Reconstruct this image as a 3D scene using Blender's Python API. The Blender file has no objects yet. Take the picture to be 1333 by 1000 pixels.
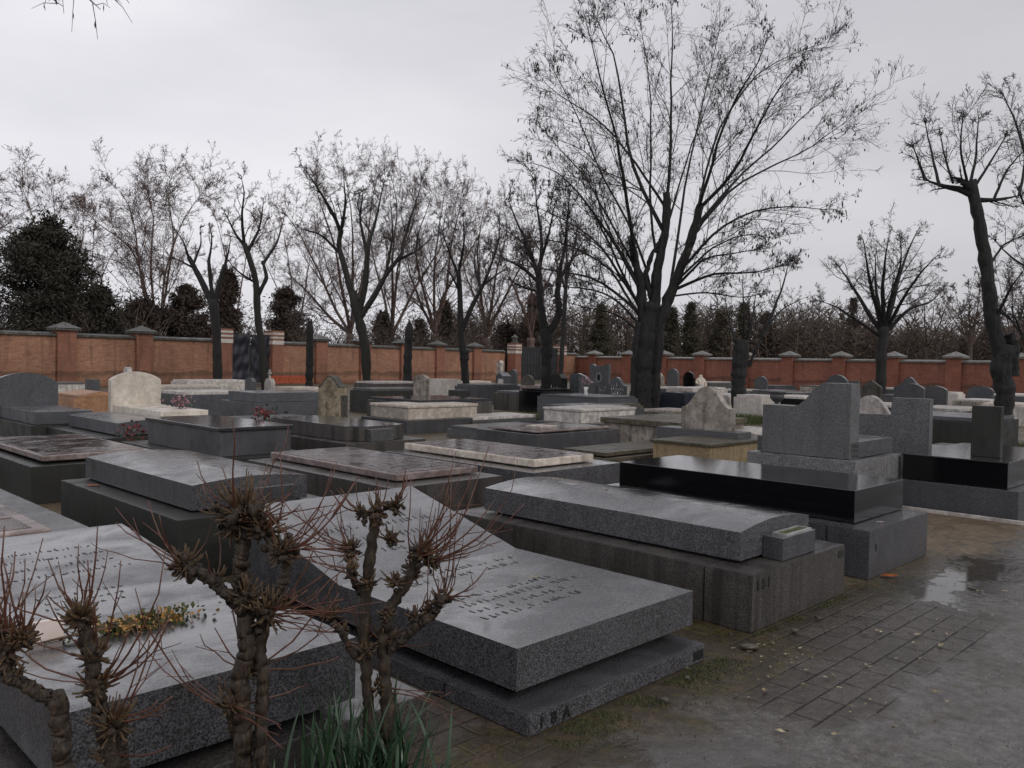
import bpy, bmesh, math, random
import numpy as np
from mathutils import Vector, Matrix

random.seed(7)
D = bpy.data
scene = bpy.context.scene
COL = scene.collection
PI = math.pi
HEAD = math.radians(45.25)              # bearing of the grave rows
S = np.array([math.cos(HEAD), math.sin(HEAD)])      # away to the right
L = np.array([-math.sin(HEAD), math.cos(HEAD)])     # away to the left
EYE = 1.6

# ------------------------------------------------------------------ camera
F = 1090.0
pt, rl = math.radians(1.6), math.radians(1.09)
fw = Vector((0, math.cos(pt), -math.sin(pt))); up0 = Vector((0, math.sin(pt), math.cos(pt))); x0 = Vector((1, 0, 0))
xr = x0 * math.cos(rl) + up0 * math.sin(rl); ur = up0 * math.cos(rl) - x0 * math.sin(rl)
cam = D.cameras.new('camera'); camo = D.objects.new('camera', cam); COL.objects.link(camo)
cam.sensor_width = 36; cam.lens = 36 * F / 1333; cam.clip_end = 2000; cam.clip_start = 0.05
m = Matrix.Identity(4)
for i in range(3):
    m[i][0] = xr[i]; m[i][1] = ur[i]; m[i][2] = -fw[i]
m.translation = (0, 0, EYE)
camo.matrix_world = m
scene.camera = camo

def at(px, Y):                      # measured bearing + distance -> place on the ground
    return ((px - 666.5) / F * Y, Y)
def hz(px): return 469.5 + 0.019 * (px - 666.5)
def zt(px, py, Y): return EYE - (py - hz(px)) * Y / F
def ws(s, l): return (s * S[0] + l * L[0], s * S[1] + l * L[1])

# ------------------------------------------------------------------ node helpers
class NT:
    def __init__(s, name):
        s.m = D.materials.new(name); s.m.use_nodes = True; s.t = s.m.node_tree; s.t.nodes.clear()
        s.out = s.n('ShaderNodeOutputMaterial'); s.b = s.n('ShaderNodeBsdfPrincipled')
        s.l(s.b.outputs[0], s.out.inputs[0])
    def n(s, typ, **kw):
        nd = s.t.nodes.new(typ)
        for k, v in kw.items(): setattr(nd, k, v)
        return nd
    def l(s, a, b): s.t.links.new(a, b)
    def coords(s, scale=(1, 1, 1), rnd=True, kind='Object'):
        tc = s.n('ShaderNodeTexCoord'); mp = s.n('ShaderNodeMapping'); mp.inputs['Scale'].default_value = scale
        s.l(tc.outputs[kind], mp.inputs[0])
        if rnd:
            oi = s.n('ShaderNodeObjectInfo'); mm = s.n('ShaderNodeMath', operation='MULTIPLY'); mm.inputs[1].default_value = 40
            s.l(oi.outputs['Random'], mm.inputs[0]); cx = s.n('ShaderNodeCombineXYZ')
            for i in range(3): s.l(mm.outputs[0], cx.inputs[i])
            s.l(cx.outputs[0], mp.inputs['Location'])
        return mp.outputs[0]
    def noise(s, v, scale, detail=3, rough=.5, dist=0):
        n = s.n('ShaderNodeTexNoise'); n.inputs['Scale'].default_value = scale; n.inputs['Detail'].default_value = detail
        n.inputs['Roughness'].default_value = rough; n.inputs['Distortion'].default_value = dist
        s.l(v, n.inputs['Vector']); return n.outputs['Fac']
    def ramp(s, f, stops):
        r = s.n('ShaderNodeValToRGB'); e = r.color_ramp.elements
        while len(e) < len(stops): e.new(.5)
        for i, (p, c) in enumerate(stops):
            e[i].position = p; e[i].color = tuple(c) + (1,) if hasattr(c, '__len__') else (c, c, c, 1)
        s.l(f, r.inputs[0]); return r.outputs[0]
    def mix(s, f, a, b, mode='MIX'):
        x = s.n('ShaderNodeMix', data_type='RGBA', blend_type=mode)
        for k, v in ((0, f), (6, a), (7, b)):
            if hasattr(v, 'is_linked'): s.l(v, x.inputs[k])
            elif k == 0: x.inputs[0].default_value = v
            else: x.inputs[k].default_value = tuple(v) + (1,)
        return x.outputs[2]
    def math(s, op, a, b=None):
        x = s.n('ShaderNodeMath', operation=op)
        for i, v in enumerate((a, b)):
            if v is None: continue
            if hasattr(v, 'is_linked'): s.l(v, x.inputs[i])
            else: x.inputs[i].default_value = v
        return x.outputs[0]
    def bump(s, h, dist, strength=1):
        b = s.n('ShaderNodeBump'); b.inputs['Distance'].default_value = dist; b.inputs['Strength'].default_value = strength
        s.l(h, b.inputs['Height']); s.l(b.outputs[0], s.b.inputs['Normal'])
    def geo(s):
        g = s.n('ShaderNodeNewGeometry'); sp = s.n('ShaderNodeSeparateXYZ'); s.l(g.outputs['Normal'], sp.inputs[0]); return sp.outputs[2]

def stone(name, c1, c2, speck=260, rl_=(.12, .5), streak=0., moss=0., veins=0., blot=.25, mossc=(.035, .035, .012), patch=2.2, film=0., lich=0., sidr=.22):
    t = NT(name); v = t.coords()
    sp = t.noise(v, speck * .62, 2, .75)
    c = t.ramp(sp, [(.42, c1), (.62, c2)])
    oi = t.n('ShaderNodeObjectInfo'); tone = t.n('ShaderNodeMapRange'); tone.inputs[3].default_value = .78; tone.inputs[4].default_value = 1.2; t.l(oi.outputs['Random'], tone.inputs[0])
    cc = t.n('ShaderNodeCombineXYZ')
    for i in range(3): t.l(tone.outputs[0], cc.inputs[i])
    c = t.mix(1, c, cc.outputs[0], 'MULTIPLY')
    big = t.noise(v, 1.7, 4, .6)
    c = t.mix(1, c, t.ramp(big, [(.25, 1 - blot), (.75, 1 + blot * .4)]), 'MULTIPLY')
    if veins:
        vn = t.noise(v, 3.0, 5, .6, 1.6)
        c = t.mix(t.math('MULTIPLY', t.ramp(vn, [(.44, 0), (.5, 1), (.56, 0)]), veins), c, (.12, .07, .06))
    nz = t.geo()
    top = t.ramp(nz, [(.5, 0), (.8, 1)])
    side = t.ramp(nz, [(.3, 1), (.7, 0)])
    if lich:
        ln = t.noise(v, 5, 6, .75)
        c = t.mix(t.math('MULTIPLY', t.ramp(ln, [(.5, 0), (.62, 1)]), lich), c, (.035, .03, .022))
    if streak:
        vs = t.coords((9, 9, .5)); st = t.noise(vs, 1.0, 3, .6)
        f = t.math('MULTIPLY', t.ramp(st, [(.48, 0), (.68, 1)]), side)
        c = t.mix(t.math('MULTIPLY', f, streak), c, (.012, .011, .009))
    if moss:
        mn = t.noise(v, 4, 6, .7)
        c = t.mix(t.math('MULTIPLY', t.ramp(mn, [(.42, 0), (.62, 1)]), moss), c, mossc)
    wet = t.noise(t.coords((1, 1.6, 1)), patch, 5, .62, .9)
    wr = t.ramp(wet, [(.4, rl_[0]), (.62, rl_[1])])
    c = t.mix(t.math('MULTIPLY', t.ramp(wet, [(.38, .5), (.62, 0)]), top), c, (.035, .035, .038))
    t.l(c, t.b.inputs['Base Color'])
    sr = t.math('MULTIPLY', side, sidr)
    t.l(t.math('ADD', wr, sr), t.b.inputs['Roughness'])
    t.b.inputs['IOR'].default_value = 1.5
    if film:
        fl_ = t.math('MULTIPLY', t.ramp(wet, [(.36, 1), (.66, .3)]), top)
        t.l(t.math('MULTIPLY', fl_, film), t.b.inputs['Coat Weight']); t.b.inputs['Coat Roughness'].default_value = .1; t.b.inputs['Coat IOR'].default_value = 1.65
        rp = t.noise(t.coords((5, 2.6, 5)), 13, 5, .75, 1.2)
        cb = t.n('ShaderNodeBump'); cb.inputs['Distance'].default_value = .004; cb.inputs['Strength'].default_value = .3; t.l(rp, cb.inputs['Height']); t.l(cb.outputs[0], t.b.inputs['Coat Normal'])
    h = t.math('ADD', t.math('MULTIPLY', t.noise(v, 45, 4, .6), .35), t.math('MULTIPLY', wet, .15))
    t.bump(h, .004, .35)
    return t.m

M = {}
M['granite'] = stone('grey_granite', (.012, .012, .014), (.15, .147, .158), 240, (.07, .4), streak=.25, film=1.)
M['granite_base'] = stone('grey_granite_base', (.018, .016, .015), (.13, .115, .108), 240, (.2, .55), film=.5, streak=.75, moss=.15, mossc=(.05, .04, .025))
M['granite_book'] = stone('light_grey_granite', (.016, .016, .018), (.17, .168, .178), 240, (.09, .4), streak=.2, film=1.)
M['granite_vignette'] = stone('vignette_darkened_granite', (.012, .012, .014), (.105, .103, .112), 200, (.09, .4), streak=.3, film=1.)  # grey granite with the view's corner darkening put into its colour
M['granite_pale'] = stone('pale_grey_granite', (.05, .05, .053), (.26, .258, .265), 200, (.2, .5), streak=.15, film=.6)
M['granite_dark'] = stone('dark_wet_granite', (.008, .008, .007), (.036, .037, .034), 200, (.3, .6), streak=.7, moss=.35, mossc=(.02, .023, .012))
M['granite_far'] = stone('bluish_grey_granite', (.045, .048, .054), (.12, .126, .14), 120, (.2, .5), streak=.15, film=.8)
M['granite_rock'] = stone('plain_grey_granite', (.03, .03, .032), (.15, .15, .155), 140, (.35, .6), streak=.1, film=.7)
M['black'] = stone('black_polished_granite', (.002, .002, .003), (.009, .01, .011), 200, (.025, .07), blot=.1, patch=1.0, sidr=.02)
M['navy'] = stone('dark_blue_granite', (.008, .012, .022), (.02, .03, .05), 150, (.06, .2))
M['polished'] = stone('grey_polished_granite', (.014, .014, .016), (.06, .06, .066), 200, (.03, .12), patch=1.2, film=.6)
M['marble_pink'] = stone('stained_pink_marble', (.22, .17, .16), (.36, .29, .275), 12, (.12, .4), veins=.5, blot=.5)
M['marble_inlay'] = stone('brown_stained_marble', (.06, .045, .042), (.17, .135, .13), 9, (.06, .3), veins=.6, blot=.5, moss=.3, mossc=(.03, .018, .012))
M['marble_cream'] = stone('cream_marble', (.66, .59, .5), (.82, .75, .66), 8, (.25, .5), veins=.15, blot=.2)
M['white_worn'] = stone('worn_white_stone', (.5, .44, .37), (.68, .6, .52), 14, (.4, .7), streak=.25, veins=.2, blot=.3)
M['white_grey'] = stone('worn_greyish_marble', (.4, .37, .345), (.58, .54, .5), 14, (.4, .7), streak=.25, lich=.25)
M['limestone'] = stone('weathered_limestone', (.3, .26, .22), (.46, .41, .36), 9, (.5, .8), streak=.6, lich=.6)
M['limestone_dark'] = stone('blackened_limestone', (.05, .045, .038), (.11, .1, .085), 40, (.5, .8), streak=.5, lich=.5)
M['sandstone'] = stone('orange_sandstone', (.3, .155, .08), (.42, .235, .13), 30, (.3, .6))
M['mossy'] = stone('mossy_stone', (.06, .05, .035), (.16, .135, .1), 40, (.35, .7), moss=.7, streak=.3)
M['yellow'] = stone('yellow_render', (.27, .2, .115), (.35, .265, .155), 30, (.6, .8), streak=.3)
M['sooty'] = stone('sooty_ochre_stone', (.2, .165, .11), (.33, .275, .19), 12, (.5, .8), streak=.5, lich=.75)
M['engrave'] = stone('carved_dark_lettering', (.04, .04, .04), (.1, .098, .1), 60, (.4, .6))
M['engrave_white'] = stone('white_painted_lettering', (.6, .6, .6), (.75, .75, .75), 60, (.4, .6))
M['coping'] = stone('grey_coping_stone', (.06, .06, .055), (.16, .155, .14), 20, (.3, .7), moss=.5, mossc=(.03, .03, .02))
M['coping_light'] = stone('pale_coping_stone', (.14, .13, .12), (.3, .29, .26), 20, (.3, .7), moss=.5, mossc=(.06, .055, .04))
M['white_band'] = stone('white_painted_band', (.5, .46, .42), (.62, .58, .53), 20, (.5, .7), streak=.2)

def simple(name, c1, c2, scale=20, rough=.6, metal=0, bumpd=0):
    t = NT(name); v = t.coords()
    n = t.noise(v, scale, 4, .6)
    t.l(t.ramp(n, [(.3, c1), (.7, c2)]), t.b.inputs['Base Color'])
    t.b.inputs['Roughness'].default_value = rough; t.b.inputs['Metallic'].default_value = metal
    if bumpd: t.bump(n, bumpd, .8)
    return t.m
def bark(name, c1, c2, depth=.05):
    t = NT(name); v = t.coords((7, 7, .9)); n = t.noise(v, 1.6, 6, .7, .6)
    t.l(t.ramp(n, [(.35, c1), (.7, c2)]), t.b.inputs['Base Color']); t.b.inputs['Roughness'].default_value = .65
    t.bump(n, depth, 1); return t.m
M['bark_dark'] = bark('wet_dark_bark', (.002, .002, .002), (.02, .017, .015), .14)
M['twig_dark'] = simple('dark_twig_bark', (.022, .016, .015), (.055, .042, .039), 10, .7)
M['bark_plane'] = simple('pale_plane_bark', (.07, .045, .038), (.17, .12, .10), 3, .7)
M['twig_plane'] = simple('reddish_brown_twigs', (.085, .05, .042), (.155, .1, .086), 3, .8)
M['bark_green'] = bark('mossy_bark', (.003, .003, .002), (.022, .021, .014), .1)
M['pods'] = simple('dry_brown_pods', (.03, .018, .016), (.07, .045, .04), 3, .6)
def shrubbark():
    t = NT('knobbly_brown_bark'); v = t.coords((60, 60, 14)); n = t.noise(v, 1.4, 6, .75, .5); n2 = t.noise(t.coords(), 18, 3, .6)
    c = t.ramp(n, [(.36, (.005, .003, .002)), (.52, (.032, .019, .01)), (.7, (.085, .053, .03))])
    c = t.mix(t.ramp(n2, [(.5, 0), (.7, .5)]), c, (.03, .03, .016))
    t.l(c, t.b.inputs['Base Color']); t.b.inputs['Roughness'].default_value = .6; t.bump(n, .006, 1); return t.m
M['shrub_bark'] = shrubbark()
M['shoot'] = simple('red_brown_shoot', (.05, .018, .01), (.13, .048, .026), 25, .4)
M['stub'] = simple('pruned_tan_stub', (.035, .02, .009), (.11, .066, .03), 60, .7)
M['leaf_green'] = simple('blue_green_blade', (.012, .036, .016), (.04, .085, .038), 12, .4)
M['leaf_pale'] = simple('pale_bent_blade', (.12, .17, .12), (.2, .26, .19), 12, .4)
M['grass'] = simple('winter_grass', (.03, .045, .01), (.07, .09, .02), 3, .7)
M['conifer'] = simple('dark_conifer_foliage', (.012, .011, .007), (.05, .043, .028), .9, .8)
M['conifer_far'] = simple('greenish_brown_foliage', (.032, .03, .018), (.08, .068, .042), .6, .85)
M['cypress'] = simple('brownish_cypress_foliage', (.028, .019, .015), (.075, .052, .041), .8, .85)
M['brush'] = simple('brown_winter_brush', (.06, .043, .034), (.125, .092, .073), .5, .9)
M['metal_dark'] = simple('dark_grey_painted_metal', (.018, .02, .023), (.035, .038, .042), 3, .5)
M['steel'] = simple('worn_pale_metal', (.3, .32, .3), (.5, .52, .5), 20, .35, .4)
M['tarp'] = simple('blue_grey_tarpaulin', (.035, .038, .05), (.07, .075, .095), 1.5, .45)
M['flower_orange'] = simple('orange_yellow_petals', (.2, .09, .02), (.45, .26, .07), 60, .6)
M['flower_pink'] = simple('pink_petals', (.22, .07, .1), (.42, .24, .28), 30, .6)
M['flower_red'] = simple('dark_red_petals', (.1, .01, .015), (.2, .025, .03), 30, .6)
M['white_plastic'] = simple('white_vase', (.6, .6, .6), (.75, .75, .75), 5, .4)
M['card'] = simple('pale_card', (.6, .5, .45), (.75, .65, .6), 5, .6)
M['orange'] = simple('orange_plastic', (.3, .05, .02), (.42, .085, .03), 5, .6)
M['leaf_fallen'] = simple('pale_fallen_leaf', (.28, .22, .13), (.5, .42, .28), 60, .5)
M['leaf_orange'] = simple('orange_fallen_leaf', (.4, .11, .03), (.55, .18, .05), 60, .5)
M['plaque'] = simple('dark_metal_plaque', (.008, .01, .01), (.02, .02, .02), 30, .4)
M['terracotta'] = simple('brown_pot', (.1, .05, .03), (.16, .08, .05), 20, .6)

def brick_mat(name, a, b, mortar, stain_shade=True):
    t = NT(name); tc = t.n('ShaderNodeTexCoord'); sx = t.n('ShaderNodeSeparateXYZ'); t.l(tc.outputs['Object'], sx.inputs[0])
    cx = t.n('ShaderNodeCombineXYZ'); t.l(t.math('ADD', sx.outputs[0], sx.outputs[1]), cx.inputs[0]); t.l(sx.outputs[2], cx.inputs[1])
    bk = t.n('ShaderNodeTexBrick'); t.l(cx.outputs[0], bk.inputs[0])
    bk.inputs['Color1'].default_value = a + (1,); bk.inputs['Color2'].default_value = b + (1,); bk.inputs['Mortar'].default_value = mortar + (1,)
    bk.inputs['Scale'].default_value = 1; bk.inputs['Mortar Size'].default_value = .009
    bk.inputs['Brick Width'].default_value = .26; bk.inputs['Row Height'].default_value = .075; bk.inputs['Bias'].default_value = -.1
    v = t.coords(rnd=False)
    c = t.mix(1, bk.outputs[0], t.ramp(t.noise(v, .6, 6, .7), [(.25, .62), (.75, 1.25)]), 'MULTIPLY')
    c = t.mix(.5, c, t.mix(1, c, t.ramp(t.noise(v, 7, 4, .8), [(.3, .6), (.7, 1.4)]), 'MULTIPLY'))
    if stain_shade:
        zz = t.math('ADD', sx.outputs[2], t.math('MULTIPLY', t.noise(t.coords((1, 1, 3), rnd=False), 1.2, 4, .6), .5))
        band = t.ramp(zz, [(.55, 0), (.8, 1), (.92, 1), (1.2, 0)])  # recess shading low on the wall, painted into the brick colour
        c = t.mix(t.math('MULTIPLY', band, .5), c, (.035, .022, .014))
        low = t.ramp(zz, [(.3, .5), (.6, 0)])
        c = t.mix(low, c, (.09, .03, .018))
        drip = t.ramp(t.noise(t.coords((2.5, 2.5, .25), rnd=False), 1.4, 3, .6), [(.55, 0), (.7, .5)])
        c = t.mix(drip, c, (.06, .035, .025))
    t.l(c, t.b.inputs['Base Color']); t.b.inputs['Roughness'].default_value = .8
    t.bump(bk.outputs['Fac'], -.006, .6)
    return t.m
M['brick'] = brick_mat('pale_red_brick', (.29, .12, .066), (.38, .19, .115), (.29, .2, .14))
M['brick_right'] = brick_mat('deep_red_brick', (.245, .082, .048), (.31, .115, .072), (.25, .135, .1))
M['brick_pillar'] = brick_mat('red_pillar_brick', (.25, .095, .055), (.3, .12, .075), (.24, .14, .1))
M['brick_pillar_right'] = brick_mat('deep_red_pillar_brick', (.235, .076, .045), (.275, .095, .056), (.22, .11, .08), False)

def ground_material():
    t = NT('wet_cemetery_ground'); v = t.coords(rnd=False)
    sx = t.n('ShaderNodeSeparateXYZ'); t.l(v, sx.inputs[0])
    e1 = t.noise(v, 2.2, 5, .65); e2 = t.noise(v, 9, 4, .7); e3 = t.noise(v, 2.9, 5, .65, .5)
    w1 = t.math('ADD', t.math('MULTIPLY', t.math('SUBTRACT', e1, .5), 1.1), t.math('MULTIPLY', t.math('SUBTRACT', e2, .5), .35))
    w2 = t.math('ADD', t.math('MULTIPLY', t.math('SUBTRACT', e3, .5), 1.1), t.math('MULTIPLY', t.math('SUBTRACT', e2, .5), .35))
    x = sx.outputs[0]; y = sx.outputs[1]
    xw = t.math('ADD', x, w1); yw = t.math('ADD', y, w2)
    def rng(c, a, b, soft):
        up = t.n('ShaderNodeMapRange'); up.inputs[1].default_value = a - soft; up.inputs[2].default_value = a + soft; t.l(c, up.inputs[0])
        dn = t.n('ShaderNodeMapRange'); dn.inputs[1].default_value = b - soft; dn.inputs[2].default_value = b + soft; dn.inputs[3].default_value = 1; dn.inputs[4].default_value = 0; t.l(c, dn.inputs[0])
        return t.math('MULTIPLY', up.outputs[0], dn.outputs[0])
    def area(x0, x1, y0, y1, soft=.06, X=xw, Y=yw): return t.math('MULTIPLY', rng(X, x0, x1, soft), rng(Y, y0, y1, soft))
    n1 = t.noise(v, 1.1, 8, .7, .5); n2 = t.noise(v, 16, 6, .75); n3 = t.noise(v, 130, 3, .75); n4 = t.noise(v, 2.6, 7, .72, .8); n5 = t.noise(v, 38, 5, .8)
    earth = t.ramp(n1, [(.3, (.05, .036, .022)), (.5, (.085, .062, .036)), (.62, (.04, .042, .018)), (.75, (.07, .05, .03))])
    conc = t.ramp(n1, [(.3, (.062, .056, .05)), (.48, (.105, .099, .092)), (.58, (.08, .072, .063)), (.72, (.05, .041, .032))])
    conc = t.mix(t.ramp(n4, [(.52, 0), (.64, .8)]), conc, (.055, .044, .03))
    sand = t.ramp(n4, [(.35, (.07, .05, .03)), (.6, (.13, .095, .058))])
    moss = t.ramp(n4, [(.3, (.02, .022, .008)), (.42, (.04, .027, .012)), (.5, (.028, .019, .01)), (.55, (.06, .046, .01)), (.57, (.034, .024, .012)), (.62, (.06, .038, .02)), (.72, (.09, .066, .028))])
    brick = t.ramp(n1, [(.3, (.042, .033, .026)), (.6, (.072, .06, .05))])
    bk = t.n('ShaderNodeTexBrick'); t.l(v, bk.inputs[0]); bk.inputs['Scale'].default_value = 1
    bk.inputs['Brick Width'].default_value = .27; bk.inputs['Row Height'].default_value = .135; bk.inputs['Mortar Size'].default_value = .011; bk.inputs['Mortar Smooth'].default_value = .8
    bk.inputs['Color1'].default_value = (1, 1, 1, 1); bk.inputs['Color2'].default_value = (.62, .6, .56, 1); bk.inputs['Mortar'].default_value = (.16, .13, .08, 1)
    vis = t.ramp(n4, [(.4, 1), (.62, .25)])
    brick = t.mix(vis, brick, t.mix(1, brick, bk.outputs[0], 'MULTIPLY'))
    m_path = t.math('SUBTRACT', 1, t.math('MAXIMUM', 0, t.math('SUBTRACT', 1, rng(yw, -40, 2.12, .12))))
    c = t.mix(rng(yw, -40, 2.12, .12), earth, conc)
    c = t.mix(area(7.7, 10.6, 2.15, 4.2, .08), c, sand)
    m_br = t.math('MAXIMUM', area(3.55, 6.0, 1.5, 2.7, .05, t.math('ADD', x, t.math('MULTIPLY', w1, .5)), t.math('ADD', y, t.math('MULTIPLY', w2, .5))), area(1.0, 2.56, 2.15, 5.4, .04, x, y))
    c = t.mix(m_br, c, brick)
    m_ms = t.math('MAXIMUM', area(2.45, 4.55, 2.02, 2.6, .1), area(3.9, 4.55, 2.3, 5.2, .06))
    m_ms2 = t.math('MULTIPLY', area(1.9, 3.0, 1.9, 2.6, .15), t.ramp(n4, [(.42, 0), (.5, 1)]))
    m_ms3 = t.math('MULTIPLY', area(4.4, 6.2, 2.3, 2.6, .04), .8)
    m_moss = t.math('MAXIMUM', m_ms, t.math('MAXIMUM', m_ms2, m_ms3))
    c = t.mix(m_moss, c, moss)
    c = t.mix(1, c, t.ramp(n2, [(.28, .35), (.72, 1.6)]), 'MULTIPLY'); c = t.mix(1, c, t.ramp(n3, [(.32, .4), (.68, 1.65)]), 'MULTIPLY')
    c = t.mix(t.ramp(t.noise(v, 5.5, 6, .8), [(.56, 0), (.66, .65)]), c, (.028, .022, .015))
    c = t.mix(t.ramp(n5, [(.66, 0), (.72, .55)]), c, (.2, .18, .14))
    pud = area(5.9, 8.0, 1.72, 2.32, .16)
    pud2 = t.math('MULTIPLY', rng(yw, -40, 2.1, .1), t.ramp(t.noise(v, .8, 4, .5, .4), [(.56, 0), (.6, 1)]))
    wetf = t.math('MAXIMUM', pud, t.math('MULTIPLY', pud2, .75))
    wet = t.noise(v, .9, 6, .6, .5)
    r = t.math('ADD', t.ramp(wet, [(.42, .05), (.58, .26)]), t.math('MULTIPLY', n2, .18))
    r = t.math('ADD', r, t.math('MULTIPLY', t.math('MAXIMUM', m_moss, rng(yw, 2.2, 400, .2)), .3))
    mr = t.n('ShaderNodeMix', data_type='FLOAT'); t.l(wetf, mr.inputs[0]); t.l(r, mr.inputs[2]); mr.inputs[3].default_value = .07
    c = t.mix(t.math('MULTIPLY', wetf, .6), c, (.025, .021, .018))
    t.l(c, t.b.inputs['Base Color']); t.l(mr.outputs[0], t.b.inputs['Roughness'])
    h = t.math('ADD', t.math('MULTIPLY', n2, .7), t.math('ADD', t.math('MULTIPLY', n3, .25), t.math('MULTIPLY', n4, .6)))
    h = t.math('ADD', h, t.math('MULTIPLY', t.math('MULTIPLY', bk.outputs['Fac'], t.math('MULTIPLY', vis, m_br)), -1.0))
    h = t.math('MULTIPLY', h, t.math('SUBTRACT', 1, t.math('MULTIPLY', wetf, .97)))
    t.bump(h, .014, .6)
    return t.m
M['ground'] = ground_material()
M['moss'] = simple('dark_mossy_soil', (.025, .034, .008), (.075, .085, .022), 40, .8)

# ------------------------------------------------------------------ mesh helpers
def link(name, me, mat, parent=None, smooth=False):
    o = D.objects.new(name, me); COL.objects.link(o)
    if mat is not None: me.materials.append(M[mat] if isinstance(mat, str) else mat)
    if parent is not None: o.parent = parent
    if smooth: me.polygons.foreach_set('use_smooth', [True] * len(me.polygons))
    return o
def bmo(name, bm, mat, parent=None, smooth=False, bevel=0):
    if bevel:
        bmesh.ops.bevel(bm, geom=[e for e in bm.edges if e.calc_face_angle(0) > .5], offset=bevel, segments=2, affect='EDGES', profile=.6)
    bmesh.ops.recalc_face_normals(bm, faces=bm.faces)
    me = D.meshes.new(name); bm.to_mesh(me); bm.free(); return link(name, me, mat, parent, smooth)
def tag(o, label, cat, group=None, kind=None):
    o['label'] = label; o['category'] = cat
    if group: o['group'] = group
    if kind: o['kind'] = kind
    return o
def thing(name, label, cat, xy, rot=HEAD, group=None, z=0):
    o = D.objects.new(name, None); COL.objects.link(o); o.location = (xy[0], xy[1], z); o.rotation_euler = (0, 0, rot)
    o.empty_display_size = .2
    return tag(o, label, cat, group)
def addbox(bm, a0, a1, b0, b1, z0, z1):
    r = bmesh.ops.create_cube(bm, size=1)
    for v in r['verts']:
        v.co = ((a0 + a1) / 2 + v.co.x * (a1 - a0), (b0 + b1) / 2 + v.co.y * (b1 - b0), (z0 + z1) / 2 + v.co.z * (z1 - z0))
    return r['verts']
def box(name, a0, a1, b0, b1, z0, z1, mat, parent, bevel=.006):
    bm = bmesh.new(); addbox(bm, a0, a1, b0, b1, z0, z1); return bmo(name, bm, mat, parent, bevel=bevel)
def prism(name, prof, axis, o0, o1, mat, parent, bevel=.006):
    """profile in (coordinate, z); axis 'x' extrudes along x (profile runs in y), axis 'y' extrudes along y"""
    bm = bmesh.new(); rings = []
    for o in (o0, o1):
        rings.append([bm.verts.new((o, a, z) if axis == 'x' else (a, o, z)) for a, z in prof])
    n = len(prof); bm.faces.new(rings[0]); bm.faces.new(rings[1][::-1])
    for i in range(n): bm.faces.new((rings[0][i], rings[0][(i + 1) % n], rings[1][(i + 1) % n], rings[1][i]))
    return bmo(name, bm, mat, parent, bevel=bevel)
def lathe(name, prof, mat, parent, n=16, smooth=True):
    bm = bmesh.new(); rr = []
    for r, z in prof: rr.append([bm.verts.new((r * math.cos(2 * PI * i / n), r * math.sin(2 * PI * i / n), z)) for i in range(n)])
    for a, b in zip(rr, rr[1:]):
        for i in range(n): bm.faces.new((a[i], a[(i + 1) % n], b[(i + 1) % n], b[i]))
    bm.faces.new(rr[0][::-1]); bm.faces.new(rr[-1]); return bmo(name, bm, mat, parent, smooth)

def profile(shape, w, h, n=12):
    """outline of a headstone from bottom left round the top to bottom right, centred on 0"""
    a = w / 2; P = [(-a, 0)]
    if shape == 'flat': P += [(-a, h), (a, h)]
    elif shape == 'arch':
        sh = h - w * .22
        P += [(-a, sh)] + [(a * -math.cos(PI * i / n) * .985, sh + (h - sh) * math.sin(PI * i / n)) for i in range(1, n)] + [(a, sh)]
    elif shape == 'round':
        sh = h - w * .5
        P += [(a * -math.cos(PI * i / n), sh + (h - sh) * math.sin(PI * i / n)) for i in range(0, n + 1)]
    elif shape == 'segment':
        sh = h - w * .17
        P += [(-a, sh)] + [(-a + w * i / n, sh + (h - sh) * math.sin(PI * i / n) ** .75) for i in range(1, n)] + [(a, sh)]
    elif shape == 'ogee':
        sh = h - w * .38
        P.append((-a, sh))
        for i in range(1, 4 * n):
            u = -1 + i / (2 * n); q = abs(u); P.append((a * u, sh + (h - sh) * (1 - .45 * (q / .5) ** 2 if q < .5 else .55 * ((1 - q) / .5) ** 2)))
        P.append((a, sh))
    elif shape == 'gable': P += [(-a, h - w * .35), (-a * .55, h - w * .2), (0, h), (a * .55, h - w * .2), (a, h - w * .35)]
    elif shape == 'chamfer': P += [(-a, h - w * .25), (-a + w * .25, h), (a - w * .25, h), (a, h - w * .25)]
    elif shape == 'wavy':
        sh = h * .72
        P.append((-a, sh + (h - sh) * .6))
        for i in range(1, 2 * n):
            u = i / (2 * n); P.append((-a + w * u, sh + (h - sh) * (.55 + .45 * math.sin(PI * (u * 1.7 + .15)))))
        P.append((a, sh * .92))
    elif shape == 'notch': P += [(-a, h), (-a * .7, h), (-a * .45, h - w * .08), (a * .45, h - w * .08), (a * .7, h), (a, h)]
    elif shape == 'step': P += [(-a, h * .55), (a * .0, h * .55), (a * .1, h * .58), (a * .3, h * .82), (a * .42, h * .95), (a * .5, h), (a, h)]
    P.append((a, 0)); return P

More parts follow.
